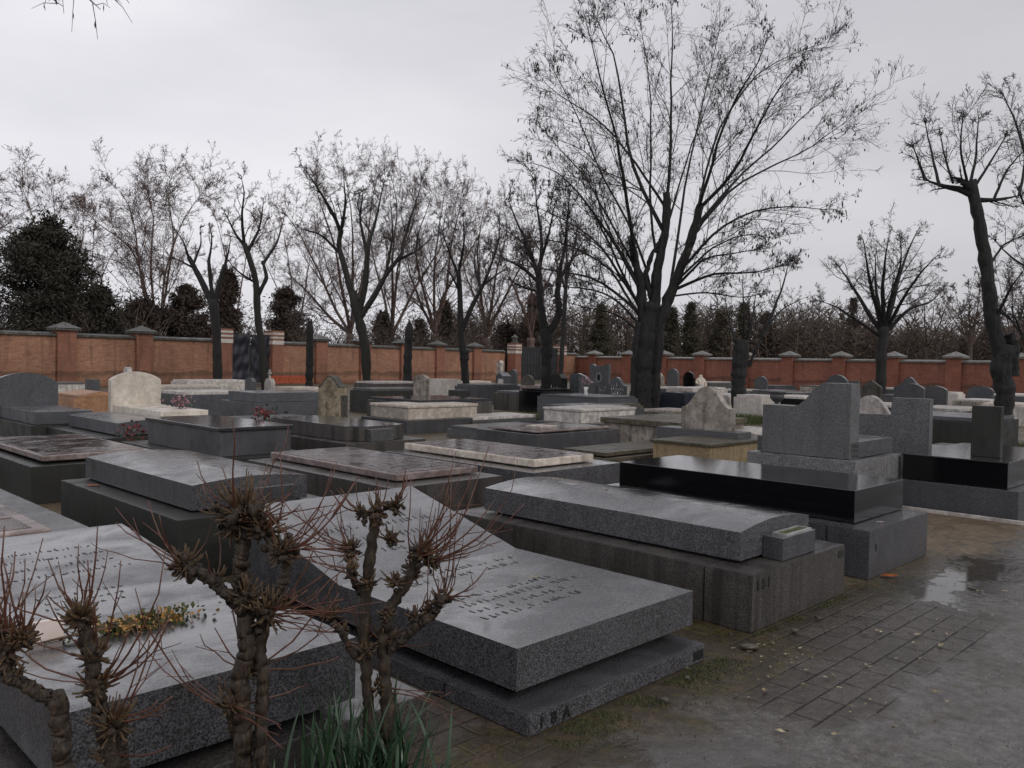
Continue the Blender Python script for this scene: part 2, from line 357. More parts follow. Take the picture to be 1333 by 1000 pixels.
def glyphs(name, rows, x0, x1, ya, dz, mapf, mat, parent, size=.035, seed=1, fill=.9):
    """rows of worn illegible carved strokes; mapf turns (u, v, off) into a point of the surface"""
    rg = random.Random(seed); bm = bmesh.new()
    for r in range(rows):
        v = ya + r * dz; u = x0 + rg.random() * .06; end = x1 - rg.random() * .25 * (x1 - x0)
        while u < end:
            if rg.random() < fill:
                for k in range(rg.randint(1, 3)):
                    du, dv = (rg.uniform(0, .5) * size, 0) if rg.random() < .4 else (0, size * rg.uniform(.5, 1))
                    uu, vv = u + rg.uniform(0, .4) * size, v + rg.uniform(0, .4) * size; w = size * .13
                    pts = [(uu, vv), (uu + du + w, vv), (uu + du + w, vv + dv + w), (uu, vv + dv + w)]
                    lo = [bm.verts.new(mapf(a, b, -.001)) for a, b in pts]; hi = [bm.verts.new(mapf(a, b, .0015)) for a, b in pts]
                    bm.faces.new(hi); bm.faces.new(lo[::-1])
                    for i in range(4): bm.faces.new((lo[i], lo[(i + 1) % 4], hi[(i + 1) % 4], hi[i]))
            u += size * rg.uniform(.75, 1.3)
    return bmo(name, bm, mat, parent)

def text(name, body, size, loc, rot, mat, parent):
    c = D.curves.new(name, 'FONT'); c.body = body; c.size = size; c.extrude = .0015; c.offset = .0015
    tmp = D.objects.new(name, c); COL.objects.link(tmp); me = D.meshes.new_from_object(tmp, depsgraph=bpy.context.evaluated_depsgraph_get()); D.objects.remove(tmp)
    me.materials.clear(); o = link(name, me, mat, parent); o.location = loc; o.rotation_euler = rot
    return o

def tubes(name, items, mat, parent, sides=3, smooth=True, cap=True):
    """items: list of (points array, radii array) -> one mesh"""
    groups = {}
    for p, r in items:
        p = np.asarray(p, float); r = np.asarray(r, float)
        if p.ndim == 2: p = p[None]; r = r[None]
        groups.setdefault(p.shape[1], []).append((p, r))
    V = []; Q = []; off = 0; T = []
    ang = np.arange(sides) * 2 * PI / sides; ca, sa = np.cos(ang), np.sin(ang)
    for n, g in groups.items():
        P = np.concatenate([a for a, b in g]); R = np.concatenate([b for a, b in g]); B = len(P)
        t = np.gradient(P, axis=1); t /= np.linalg.norm(t, axis=2, keepdims=True) + 1e-9
        mt = t.mean(axis=1); mt /= np.linalg.norm(mt, axis=1, keepdims=True) + 1e-9
        ref = np.where(np.abs(mt[:, 2:3]) < .8, np.array([[0, 0, 1.]]), np.array([[1., 0, 0]]))[:, None, :]
        U = np.cross(t, ref); U /= np.linalg.norm(U, axis=2, keepdims=True) + 1e-9; W = np.cross(t, U)
        ring = P[:, :, None, :] + R[:, :, None, None] * (ca[None, None, :, None] * U[:, :, None, :] + sa[None, None, :, None] * W[:, :, None, :])
        V.append(ring.reshape(-1, 3))
        idx = off + np.arange(B * n * sides).reshape(B, n, sides)
        a = idx[:, :-1, :]; b = np.roll(a, -1, axis=2); d = idx[:, 1:, :]; c = np.roll(d, -1, axis=2)
        Q.append(np.stack([a, b, c, d], axis=-1).reshape(-1, 4)); off += B * n * sides
        if cap and sides > 4: T.append(idx[:, -1, :].reshape(-1, sides))
    V = np.concatenate(V); Q = np.concatenate(Q)
    lv = [Q.ravel()]; starts = [np.arange(len(Q)) * 4]; tot = [np.full(len(Q), 4)]; o2 = len(Q) * 4
    if T:
        T = np.concatenate(T); lv.append(T.ravel()); starts.append(o2 + np.arange(len(T)) * sides); tot.append(np.full(len(T), sides))
    lv = np.concatenate(lv); starts = np.concatenate(starts); tot = np.concatenate(tot)
    me = D.meshes.new(name); me.vertices.add(len(V)); me.vertices.foreach_set('co', V.ravel())
    me.loops.add(len(lv)); me.loops.foreach_set('vertex_index', lv.astype(np.int32))
    me.polygons.add(len(starts)); me.polygons.foreach_set('loop_start', starts.astype(np.int32)); me.polygons.foreach_set('loop_total', tot.astype(np.int32))
    me.update(calc_edges=True); me.validate()
    return link(name, me, mat, parent, smooth)

def gnarl(o, amp, seed, size=.03):
    """knots and wrinkles pushed out of a stem"""
    from mathutils import noise as mn
    me = o.data; n = len(me.vertices); co = np.empty(n * 3); no = np.empty(n * 3); me.vertices.foreach_get('co', co); me.vertices.foreach_get('normal', no)
    co = co.reshape(-1, 3); no = no.reshape(-1, 3)
    d = np.array([mn.turbulence(Vector(c) / size + Vector((seed, 0, 0)), 3, True) + .6 * mn.noise(Vector(c) / (size * .35)) for c in co])
    me.vertices.foreach_set('co', (co + no * ((d - .45) * amp * 2.2)[:, None]).ravel()); me.update(); return o
def cards(name, P, size, mat, parent, rg, droop=0., aspect=.4, N=None):
    """many small leaf quads"""
    P = np.asarray(P, float); n = len(P)
    a = rg.normal(size=(n, 3)); 
    if droop: a = a * (1 - droop) + np.array([0, 0, -droop * 1.5])
    a /= np.linalg.norm(a, axis=1, keepdims=True); b = rg.normal(size=(n, 3)); b = np.cross(a, b); b /= np.linalg.norm(b, axis=1, keepdims=True)
    s = (size * rg.uniform(.6, 1.3, n))[:, None]
    a = a * s; b = b * s * aspect * .5
    V = np.stack([P - b * .3, P + a * .5 - b, P + a, P + a * .5 + b], axis=1).reshape(-1, 3)
    me = D.meshes.new(name); me.vertices.add(len(V)); me.vertices.foreach_set('co', V.ravel())
    me.loops.add(4 * n); me.loops.foreach_set('vertex_index', np.arange(4 * n, dtype=np.int32))
    me.polygons.add(n); me.polygons.foreach_set('loop_start', np.arange(n, dtype=np.int32) * 4); me.polygons.foreach_set('loop_total', np.full(n, 4, np.int32))
    me.update(calc_edges=True)
    return link(name, me, mat, parent)

# ------------------------------------------------------------------ ground
def sheet(name, pts, z, mat, rot=None, loc=(0, 0)):
    bm = bmesh.new(); bm.faces.new([bm.verts.new((x, y, 0)) for x, y in pts])
    o = bmo(name, bm, mat); o.location = (loc[0], loc[1], z)
    if rot: o.rotation_euler = (0, 0, rot)
    o['kind'] = 'structure'
    o.data.flip_normals() if o.data.polygons[0].normal.z < 0 else None
    return o
# local frame of the ground follows the grave rows: x = s, y = l
sheet('ground', [(-500, -500), (700, -500), (700, 700), (-500, 700)], 0, 'ground', HEAD)
kb = tag(prism('stone_kerb', [(-.03, 0), (-.03, .03), (.04, .03), (.04, 0)], 'x', 0, 1.5, 'white_grey', None), 'low pale kerb along the foot of the black polished tomb', 'kerb')
kb.location = ws(9.9, 2.2) + (0,); kb.rotation_euler = (0, 0, HEAD + PI / 2)

# ------------------------------------------------------------------ graves, measured in the frame of the rows
def grave(s, l, label, cat='tomb', name='stone_tomb', rot=HEAD, group=None):
    return thing(name, label, cat, ws(s, l), rot, group)
def crowned(name, a0, a1, b0, b1, z0, z1, rise, mat, parent, n=10, bevel=.006):
    P = [(a0, z0), (a0, z1)] + [(a0 + (a1 - a0) * i / n, z1 + rise * math.sin(PI * i / n)) for i in range(1, n)] + [(a1, z1), (a1, z0)]
    return prism(name, P, 'y', b0, b1, mat, parent, bevel)
def seamed(name, w, ln, h, mat, parent, seam=.33):
    """base built of blocks: long sides meet the front block at a joint"""
    bm = bmesh.new(); g = .004
    for a in ((0, w, 0, seam - g, 0, h), (0, w, seam + g, ln, 0, h)):
        addbox(bm, *a)
    bmesh.ops.bevel(bm, geom=bm.edges[:], offset=.006, segments=2, affect='EDGES')
    addbox(bm, .03, w - .03, seam - .02, seam + .02, 0, h - .03)
    return bmo(name, bm, mat, parent)

# A: big slab bottom left behind the pruned shrubs
g = grave(.7, 2.69, 'wide low granite tomb at lower left, carrying the yellow bouquet', name='granite_tomb')
box('base', 0, 1.54, 0, 2.75, 0, .195, 'granite_base', g)
box('plinth', .25, 1.13, .16, 2.5, .195, .245, 'granite_dark', g)
prism('slab', [(.06, .245), (.06, .49), (1.6, .49), (2.5, .575), (2.62, .5), (2.62, .245)], 'x', .14, 1.22, 'granite_vignette', g, .008)
glyphs('inscription', 3, .22, .62, 1.15, .1, lambda u, v, o: (.2 + u, v + .05, .4905 + o), 'engrave', g, .03, 3)
glyphs('inscription', 4, .2, .85, 1.75, .13, lambda u, v, o: (.16 + u, v, .4905 + (v - 1.6) * .0944 + .0005 + o), 'engrave', g, .03, 4)
# bouquet
def petals(name, cen, rad, n, size, mat, parent, seed, flat=.35):
    rg = np.random.default_rng(seed); P = rg.normal(size=(n, 3)) * np.array(rad) * .5 + np.array(cen); P[:, 2] = np.maximum(P[:, 2], .004)
    return cards(name, P, size, mat, parent, rg, 0, .7)
px_, py_ = ws(.7 + .52, 2.69 + .75)
fl = thing('bouquet', 'withered yellow and orange bouquet lying on the wide low granite tomb', 'bouquet', (px_, py_), HEAD, z=.491)
petals('flowers', (.14, 0, .018), (.2, .08, .022), 430, .02, 'flower_orange', fl, 5)
petals('leaves', (.14, .0, .015), (.22, .08, .02), 380, .028, 'moss', fl, 6)
tubes('stems', [(np.array([(-.3 + .03 * i, .02 * math.sin(i * 3), .015), (0, .01 * i - .04, .03), (.25, .02 * math.sin(i), .02)]), np.array([.003, .003, .002])) for i in range(8)], 'stub', fl, 4)
bx = box('card', -.27, -.15, .03, .05, .0, .085, 'card', fl, .001); 

# B: open-book tomb
g = grave(2.56, 2.40, 'granite tomb whose slab rises like a lectern, behind the right-hand pruned shrub', name='lectern_tomb')
seamed('base', 1.38, 2.75, .092, 'granite', g, .55)
box('plinth', .14, 1.24, .22, 2.45, .092, .152, 'black', g)
prism('slab', [(.12, .152), (.12, .342), (1.5, .342), (2.62, .625), (2.66, .615), (2.7, .44), (2.7, .152)], 'x', .045, 1.44, 'granite_book', g, .007)
glyphs('inscription', 4, .16, 1.15, .5, .11, lambda u, v, o: (u + .05, v, .3425 + o), 'engrave', g, .045, 8)
glyphs('inscription', 2, .25, 1.2, 1.2, .12, lambda u, v, o: (u + .05, v, .3425 + o), 'engrave', g, .045, 9)
glyphs('inscription', 3, .2, 1.2, 1.75, .17, lambda u, v, o: (u + .05, v, .343 + (v - 1.5) * .2527 + o), 'engrave', g, .05, 10)
text('carved_number', '1  8  A', .075, (.06, -.0025, .02), (PI / 2, 0, 0), 'plaque', g)
box('plaque', 1.27, 1.36, -.004, .01, .02, .07, 'plaque', g, .001)

# C
g = grave(4.53, 2.45, 'tall-based grey granite tomb with rounded lid and a planter box at its front end', name='granite_tomb')
seamed('base', 1.31, 2.72, .35, 'granite_base', g, .33)
box('plinth', .24, 1.08, .26, 2.42, .35, .372, 'granite_dark', g)
crowned('slab', .19, 1.13, .19, 2.52, .372, .552, .045, 'granite', g)
pb = box('planter', .47, .93, .045, .188, .352, .5, 'granite', g)
bm = bmesh.new()
for a in ((.55, .9, .06, .075, .5, .512), (.55, .9, .15, .165, .5, .512), (.55, .565, .0755, .1495, .5, .512), (.885, .9, .0755, .1495, .5, .512)): addbox(bm, *a)
bmo('planter_rim', bm, 'steel', pb)
box('planter_soil', .5655, .8845, .0755, .1495, .495, .504, 'moss', pb, 0)
text('carved_number', '1 8 1', .085, (.05, -.0025, .25), (PI / 2, 0, 0), 'plaque', g)
box('plaque', 1.2, 1.29, -.004, .01, .27, .32, 'plaque', g, .001)

# K
g = grave(6.34, 2.48, 'glossy black granite slab on a grey block base beside the puddle', name='black_tomb')
seamed('base', 1.25, 2.75, .37, 'granite', g, .33)
box('slab', .2, 1.22, .2, 2.5, .376, .632, 'black', g, .004)
box('slot', .12, .15, -.003, .01, .2, .26, 'plaque', g, .001)

# R and the stepped memorial behind
g = grave(8.86, 3.63, 'grey granite memorial with a stepped wing-shaped side stone above a two-tier base', name='stepped_memorial', cat='memorial')
box('base', 0, 1.28, 0, 1.27, 0, .6, 'granite_pale', g)
box('slab', .1, 1.27, .1, 1.2, .607, .785, 'granite', g)
w_ = 1.02
prism('side_stone', [(.1 + w_, .606), (.1, .606), (.1, 1.42), (.42, 1.42), (.5, 1.36), (.6, 1.24), (.68, 1.17), (.74, 1.15), (.1 + w_, 1.15)], 'x', .06, .3, 'granite_pale', g)
g = grave(11.0, 3.62, 'grey stepped upright stone behind the glossy black slab at right', name='stepped_memorial', cat='memorial')
box('base', 0, 1.5, -.05, 1.1, 0, .35, 'granite_rock', g)
prism('side_stone', [(.95, .351), (.0, .351), (.0, 1.22), (.46, 1.22), (.47, 1.0), (.95, .99)], 'x', .02, .14, 'granite_pale', g)
box('slab', .141, 1.3, .08, 1.0, .351, .55, 'granite', g)

# T
g = grave(10.02, 2.38, 'black mirror-polished slab with a small dark upright block, at the right edge', name='black_tomb')
box('base', 0, 2.3, 0, 1.3, 0, .32, 'granite_far', g)
box('slab', .04, 2.2, .12, 1.2, .325, .6, 'black', g, .004)
box('slab_edge', .03, 2.21, .11, 1.21, .5995, .615, 'polished', g, .004)
box('headstone', .42, .53, .3, .6, .6155, 1.19, 'granite_dark', g)

# D
g = grave(2.48, 5.69, 'dark-based granite tomb with crowned grey lid and name block, behind the main pruned shrub', name='granite_tomb')
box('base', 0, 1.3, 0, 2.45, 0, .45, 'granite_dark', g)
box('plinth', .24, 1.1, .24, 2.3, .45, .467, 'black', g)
crowned('slab', .19, 1.14, .2, 2.4, .467, .65, .035, 'granite', g)
box('name_block', .52, .95, .06, .199, .452, .61, 'granite', g)
# left marble
g = grave(.45, 5.6, 'low grey tomb with white-framed marble panel at the left edge, nearest one', name='marble_tomb')
box('base', 0, 1.52, 0, 2.75, 0, .44, 'granite_rock', g)
def framed(g, a0, a1, b0, b1, z0, z1, rim, inlay, fr=.07, bands=0):
    box('slab', a0, a1, b0, b1, z0, z1, rim, g, .012)
    box('panel', a0 + fr, a1 - fr, b0 + fr, b1 - fr, z1 - .002, z1 + .004, inlay, g, .001)
framed(g, .2, 1.27, .22, 2.5, .445, .475, 'marble_pink', 'marble_inlay', .09)
box('crossbar', .3, 1.17, .72, .78, .479, .484, 'marble_pink', g, .001)
glyphs('inscription', 1, .35, 1.05, .45, .1, lambda u, v, o: (u, v, .4795 + o), 'engrave_white', g, .07, 12)
# G
g = grave(2.65, 9.65, 'dark mossy-based tomb with overhanging brown marble slab, left edge behind the low marble one', name='marble_tomb')
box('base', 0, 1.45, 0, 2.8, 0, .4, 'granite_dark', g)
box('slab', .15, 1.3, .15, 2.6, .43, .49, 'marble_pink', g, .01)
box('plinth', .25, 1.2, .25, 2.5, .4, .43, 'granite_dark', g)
box('panel', .2, 1.25, .22, 2.52, .4885, .494, 'marble_inlay', g, .001)
glyphs('inscription', 5, .28, 1.1, .5, .32, lambda u, v, o: (u, v, .4945 + o), 'engrave', g, .12, 13)
# I
g = grave(4.55, 9.55, 'high grey tomb with glossy reflecting top and thin overhanging lid', name='granite_tomb')
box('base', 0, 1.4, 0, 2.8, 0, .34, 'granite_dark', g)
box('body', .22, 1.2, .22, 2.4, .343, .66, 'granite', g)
box('lid', .19, 1.23, .19, 2.43, .6605, .705, 'polished', g, .008)
# J
g = grave(6.35, 9.38, 'round-cornered tomb with glossy wet top and a name block, left of centre', name='granite_tomb')
box('base', 0, 1.36, 0, 2.6, 0, .45, 'granite_base', g)
bm = bmesh.new(); addbox(bm, .18, 1.2, .16, 2.45, .455, .64)
bmesh.ops.bevel(bm, geom=[e for e in bm.edges if abs(e.verts[0].co.z - e.verts[1].co.z) > .1], offset=.14, segments=6, affect='EDGES')
bmo('body', bm, 'granite_base', g, bevel=.004)
bm = bmesh.new(); addbox(bm, .18, 1.2, .16, 2.45, .6405, .652)
bmesh.ops.bevel(bm, geom=[e for e in bm.edges if abs(e.verts[0].co.z - e.verts[1].co.z) > .005 and abs(e.verts[0].co.x - e.verts[1].co.x) < .001 and abs(e.verts[0].co.y - e.verts[1].co.y) < .001], offset=.14, segments=6, affect='EDGES')
bmo('lid', bm, 'polished', g)
box('name_block', .42, .8, .03, .159, .452, .62, 'granite_rock', g)
# E
g = grave(4.62, 6.08, 'grey tomb under a rust-stained pinkish marble slab, in the centre behind the lectern tomb', name='marble_tomb')
box('base', 0, 1.4, 0, 2.7, 0, .42, 'granite_base', g)
framed(g, .24, 1.3, .26, 2.62, .432, .5, 'marble_pink', 'marble_inlay', .05)
glyphs('inscription', 3, .35, 1.2, .45, .2, lambda u, v, o: (u, v, .5045 + o), 'engrave', g, .09, 14)
# F
g = grave(6.42, 6.02, 'grey tomb under a bright cream-edged marble slab, centre, behind the tall-based granite tomb', name='marble_tomb')
box('base', 0, 1.5, 0, 2.6, 0, .42, 'granite', g)
framed(g, .26, 1.29, .24, 2.54, .432, .515, 'white_worn', 'marble_inlay', .05)
glyphs('inscription', 3, .35, 1.2, .4, .2, lambda u, v, o: (u, v, .5195 + o), 'engrave', g, .09, 15)
# N
g = grave(9.57, 8.9, 'grey tomb with thin chipped marble plate, between the white sarcophagi and the cream slab', name='marble_tomb')
box('base', 0, 2.1, 0, 1.42, 0, .445, 'granite', g)
box('slab', .1, 1.95, .12, 1.25, .462, .492, 'marble_pink', g, .01)
box('panel', .16, 1.89, .18, 1.19, .4905, .496, 'marble_inlay', g, .001)
box('plaque', .55, .95, .45, .8, .4955, .525, 'white_worn', g, .004)
# O
g = grave(9.25, 7.25, 'low mossy brown stepped slab left of the yellow-sided tomb', name='mossy_tomb')
box('base', 0, 2.2, 0, 1.2, 0, .17, 'mossy', g)
box('step', .1, 2.1, .1, 1.1, .173, .23, 'mossy', g)
box('slab', .2, 2.0, .2, 1.02, .25, .305, 'mossy', g)
box('plinth', .26, 1.94, .26, .96, .23, .25, 'granite_dark', g)
# Q
g = grave(9.95, 6.05, 'yellow-rendered tomb with stone cap carrying the large blotched headstone', name='yellow_tomb')
box('base', .03, 2.1, .03, .96, 0, .47, 'yellow', g)
box('cap', 0, 2.15, 0, 1.0, .471, .51, 'mossy', g)
g = grave(11.1, 6.35, 'large blotched pale headstone with ogee top, standing at the yellow-sided tomb', 'headstone', 'headstone')
box('plinth', -.05, .35, -.08, 1.35, .0, .6, 'granite_rock', g)
P = profile('ogee', .86, .66); prism('stone', [(a + .55, z + .601) for a, z in P], 'x', .08, .22, 'limestone', g)
# P
g = grave(12.1, 8.0, 'mossy table tomb with dark lid and stained sides, left of the blotched headstone', name='mossy_tomb')
box('base', 0, 2.2, 0, 1.6, 0, .5, 'limestone', g)
box('lid', -.05, 2.25, -.05, 1.65, .505, .6, 'mossy', g)
# M1, M2
for s_, l_, a, b, lb, mt in ((11.1, 14.1, 2.0, 1.35, 'cream sarcophagus tomb on grey base, left of centre', 'white_worn'), (13.6, 11.4, 1.9, 1.08, 'greyish-white sarcophagus tomb on grey base, in front of the big tree', 'white_grey')):
    g = grave(s_, l_, lb, 'sarcophagus', 'sarcophagus')
    box('base', -.15, a + .2, -.15, b + .15, 0, .29, 'granite', g)
    box('body', 0, a, 0, b, .292, .53, mt, g, .01)
    box('lid', -.02, a + .02, -.02, b + .02, .535, .6, mt, g, .02)
# H, G1, white
g = grave(5.0, 13.7, 'low dark tomb with crowned top in front of the white headstone', name='granite_tomb')
box('base', -.3, 1.3, -.2, 2.5, 0, .28, 'granite_dark', g)
crowned('slab', 0, 1.0, 0, 2.3, .3, .49, .04, 'granite_far', g)
def headtomb(s, l, label, hs, sl, mat, slabz=.6, h=1.18, w=.96, base=.4, ln=2.1, dep=.14, shape='segment', bmat='granite_far'):
    g = grave(s, l, label, 'grave', 'headstone_grave')
    box('base', -.1, w + .1, -.1, ln + .25, 0, base, bmat, g)
    box('slab', 0, w, 0, ln, base + .005, slabz, mat, g, .012)
    prism('headstone', [(a + w / 2, z + base + .004) for a, z in profile(shape, w + hs, h - base, 16)], 'y', ln + .002, ln + dep, mat, g, .01)
    return g
headtomb(4.55, 16.3, 'bluish-grey round-topped headstone with its slab, leftmost of the big headstones', .25, 0, 'granite_far', .54, 1.17, .95, .3, 2.35, bmat='granite_dark')
headtomb(6.05, 14.6, 'bright cream-white round-topped headstone and slab before the brick wall at left', .1, 0, 'marble_cream', .6, 1.24, .86, .38, 2.2, bmat='granite_rock')
g = grave(1.35, 12.3, 'low black-sided slab at the left edge in front of the bluish-grey headstone', name='granite_tomb')
box('base', 0, 1.5, 0, 3, 0, .38, 'granite_dark', g); box('slab', .06, 1.44, .06, 2.9, .385, .47, 'granite_dark', g)
g = grave(-.9, 12.2, 'grey stone slab tomb cut by the left edge behind the mossy-based marble tomb', name='granite_tomb')
box('base', 0, 1.5, 0, 3, 0, .3, 'granite_dark', g); box('slab', .1, 1.4, .1, 2.9, .305, .45, 'granite_rock', g)

# ------------------------------------------------------------------ graves in the background
def bg(px, Y, w, ln, h, mats, label, lid=.07, rot=HEAD, name='stone_tomb', inset=.06, cat='tomb'):
    X, _ = at(px, Y); g = thing(name, label, cat, (X, Y), rot)
    box('base', -w / 2, w / 2, -ln / 2, ln / 2, 0, h - lid, mats[0], g)
    box('slab', -w / 2 + inset, w / 2 - inset, -ln / 2 + inset, ln / 2 - inset, h - lid + .003, h, mats[1], g)
    return g
def bh(px, ytop, Y, wpx, shape, mat, label, rot=HEAD, th=.14, zb=0., plinth=None, name='headstone'):
    X, _ = at(px, Y); g = thing(name, label, 'headstone', (X, Y), rot)
    w = max(.3, wpx * Y / F * 1.28 - th); h = zt(px, ytop, Y)
    p0 = .18
    box('plinth', -th * .9, th * .9, -w / 2 - .06, w / 2 + .06, 0, p0, plinth or mat, g)
    prism('stone', [(-a, z + p0 + .002) for a, z in profile(shape, w, h - p0)], 'x', -th / 2, th / 2, mat, g, .01)
    g['w'] = w; g['h'] = h
    return g, w, h
GF, GR, GD = 'granite_far', 'granite_rock', 'granite_dark'
g = bg(118, 20, 1.3, 1.7, .62, ('sandstone', 'sandstone'), 'orange sandstone tomb between the grey and the white headstones')
prism('ridge', [(-.5, .62), (0, .7), (.5, .62)], 'y', -.7, .7, 'sandstone', g, .004)
bh(120, 494, 27, 34, 'flat', GF, 'flat-topped dark grey stone behind the orange sandstone tomb')
bh(166, 478, 24, 10, 'round', 'white_grey', 'small round white stone peeping over the cream-white headstone')
bg(275, 33, 2.6, 1.5, .62, ('white_grey', 'white_grey'), 'long pale tomb near the wall, left of the covered gate')
bg(235, 30, 2.4, 1.3, .5, ('white_grey', 'white_worn'), 'low pale slab tomb left of the covered gate, nearest the wall trees')
bg(60, 29, 2.2, 1.3, .55, ('white_grey', GR), 'pale slab tomb behind the bluish-grey headstone')
bg(12, 25, 2.2, 1.3, .6, ('white_grey', 'white_grey'), 'white slab tomb at the far left edge under the brick wall')
bg(366, 18.6, 2.1, 1.5, .82, (GF, GF), 'long grey tomb with sloping-edged lid below the two small headstones', .2, inset=.12)
bg(262, 20.5, 1.6, 1.4, .72, (GF, 'white_grey'), 'grey tomb with pale lid just behind the pink flowers')
bg(330, 16.0, 2.3, 1.2, .42, (GR, GR), 'low grey slab behind the high glossy tomb')
bh(326, 492, 26, 20, 'chamfer', GR, 'small plain grey headstone before the covered gate')
g, w, h = bh(351, 493, 26, 18, 'chamfer', 'white_grey', 'small white headstone with a little cross beside the covered gate')
bm = bmesh.new(); addbox(bm, -.03, .03, -.02, .02, h, h + .28); addbox(bm, -.025, .025, -.09, .09, h + .15, h + .19); bmo('cross', bm, 'white_grey', g)
bg(391, 27, 1.3, 1.3, .62, ('white_worn', 'white_worn'), 'cream low tomb left of the soot-edged headstone')
g, w, h = bh(433, 490, 16.5, 38, 'ogee', 'sooty', 'yellowish headstone with soot-black ogee rim, left of centre', rot=HEAD + .35, th=.2)
P = profile('ogee', w + .02, h - .175)[1:-1]; Pi = [(a * (w - .02) / (w + .02), z - .03) for a, z in P]
prism('rim', [(-a, z + .19) for a, z in P] + [(-a, z + .19) for a, z in Pi[::-1]], 'x', -.103, .103, 'limestone_dark', g, 0)
box('side_edge', -.09, .09, -w / 2 - .03, -w / 2 + .03, .183, h * .7, 'limestone_dark', g)
bg(506, 25, 2.0, 1.1, .72, (GD, GR), 'grey tomb between the lone post and the forked tree')
bg(505, 31, 2.2, 1.2, .75, ('granite_base', 'white_grey'), 'pale-lidded tomb at the foot of the brick wall behind the forked tree')
bh(549, 488, 23.5, 26, 'arch', 'limestone', 'black-streaked pale headstone above the cream sarcophagus')
bg(576, 34, 1.2, 1.1, .8, ('white_band', 'white_band'), 'small bright white box tomb right of the streaked headstone')
bg(612, 42, 2.0, 1.2, .55, ('white_grey', 'white_worn'), 'thin white slab by the brick wall between two pillars')
bg(560, 20.5, 2.3, 2.0, .66, ('granite_base', 'polished'), 'dark glossy slab directly behind the cream sarcophagus')
bg(598, 27, .9, .9, .62, (GD, GD), 'small dark mound-like stone at the foot of the thin forked tree', .3, inset=.2)
bg(635, 31, 2.2, 1.2, .72, (GF, GR), 'bluish tomb right of the thin forked tree')
bg(684, 34, 2.4, 1.2, .62, ('marble_pink', 'marble_pink'), 'pinkish low tomb in front of the metal gate')
bg(688, 27.5, 1.9, 1.3, .62, ('granite_base', GF), 'grey tomb beside the dark polished block, left of the forked trunk')
bg(712, 26.5, 1.5, 1.0, .74, ('black', 'black'), 'black block tomb at the foot of the forked trunk')
bg(652, 17.6, 2.0, 1.1, .24, (GR, GR), 'flat grey slab between the two sarcophagi')
bg(640, 20.0, 2.2, 1.1, .3, (GR, 'white_grey'), 'flat pale slab with shadow line behind the flat grey one')
bg(772, 20.3, 1.9, 1.7, .56, ('granite', 'granite'), 'plain granite tomb directly behind the greyish-white sarcophagus')
bg(905, 16.9, 2.2, 1.3, .32, ('white_grey', 'white_grey'), 'low pale slab behind the mossy table tomb')
g = thing('obelisk', 'narrow pale obelisk before the brick wall left of the metal gate', 'obelisk', at(651, 44))
prism('shaft', [(-.17, .25), (-.14, 1.45), (0, 1.6), (.14, 1.45), (.17, .25)], 'x', -.15, .15, 'limestone', g); box('plinth', -.3, .3, -.3, .3, 0, .249, 'limestone', g)
g, w, h = bh(655, 485, 36, 22, 'gable', GF, 'dark gabled stone with a tilted white plaque near the metal gate', th=.5)
box('plaque', -.262, -.25, -.25, .05, h * .45, h * .75, 'white_band', g, .002)
bh(668, 481, 39, 14, 'round', GR, 'small round-topped grey stone just right of the gabled one')
bh(687, 488, 34, 20, 'round', 'limestone_dark', 'brownish arched headstone in front of the metal gate')
g, w, h = bh(727, 487, 30, 25, 'chamfer', 'black', 'black glossy headstone with white lettering right of the forked trunk', th=.3)
glyphs('lettering', 2, -w * .42, w * .45, h * .52, -.2, lambda u, v, o: (-.15 - .002 - o, -u, v), 'engrave_white', g, .11, 21)
bh(752, 486, 30.5, 22, 'segment', GF, 'grey shouldered headstone left of the oval-portrait stele')
bh(766, 489, 29, 26, 'wavy', GF, 'wavy-topped grey headstone overlapping the oval-portrait stele')
g, w, h = bh(781, 474, 33, 28, 'notch', GF, 'tall dark stele with white oval portrait left of the big tree')
bm = bmesh.new(); bmesh.ops.create_circle(bm, cap_ends=True, radius=1, segments=20)
for v in bm.verts: v.co = (-.07 - .012, v.co.x * .14, h * .66 + v.co.y * .2)
bmesh.ops.solidify(bm, geom=bm.faces[:], thickness=.01); pf = bmo('portrait_frame', bm, 'engrave_white', g)
bm = bmesh.new(); bmesh.ops.create_circle(bm, cap_ends=True, radius=1, segments=20)
for v in bm.verts: v.co = (-.07 - .026, v.co.x * .09, h * .66 + v.co.y * .14)
bmesh.ops.solidify(bm, geom=bm.faces[:], thickness=.003); bmo('portrait', bm, 'plaque', pf)
glyphs('lettering', 2, -.3, .35, h * .38, -.12, lambda u, v, o: (-.07 - .002 - o, -u, v), 'engrave_white', g, .08, 22)
g, w, h = bh(803, 491, 28.5, 27, 'ogee', GF, 'grey headstone with three white lines, at the left of the big trunk')
glyphs('lettering', 3, -w * .32, w * .4, h * .72, -.14, lambda u, v, o: (-.07 - .002 - o, -u, v), 'engrave_white', g, .09, 23)
bg(765, 25.5, 1.9, 2.4, .6, (GF, GF), 'long blue-grey tomb carrying the white flower vase')
bg(806, 24.5, 1.2, .9, .42, ('mossy', 'mossy'), 'low mossy slab at the left foot of the big tree')
bh(858, 485, 40, 14, 'ogee', 'limestone', 'pale pointed headstone right of the big trunk')
bh(876, 480, 38, 16, 'round', GR, 'tall slim round-topped grey headstone right of the big trunk')
bh(897, 484, 41, 15, 'round', 'black', 'small black arched headstone beside the white statue')
bg(892, 29, 1.7, 1.1, .62, ('navy', 'navy'), 'dark blue-black glossy tomb right of the big trunk')
bg(908, 33.5, 2.6, 1.2, .68, ('white_grey', 'white_band'), 'white slab tomb behind the blotched headstone')
bg(880, 36, 2.2, 1.2, .6, (GR, 'white_band'), 'grey tomb with white lid right behind the dark blue one')
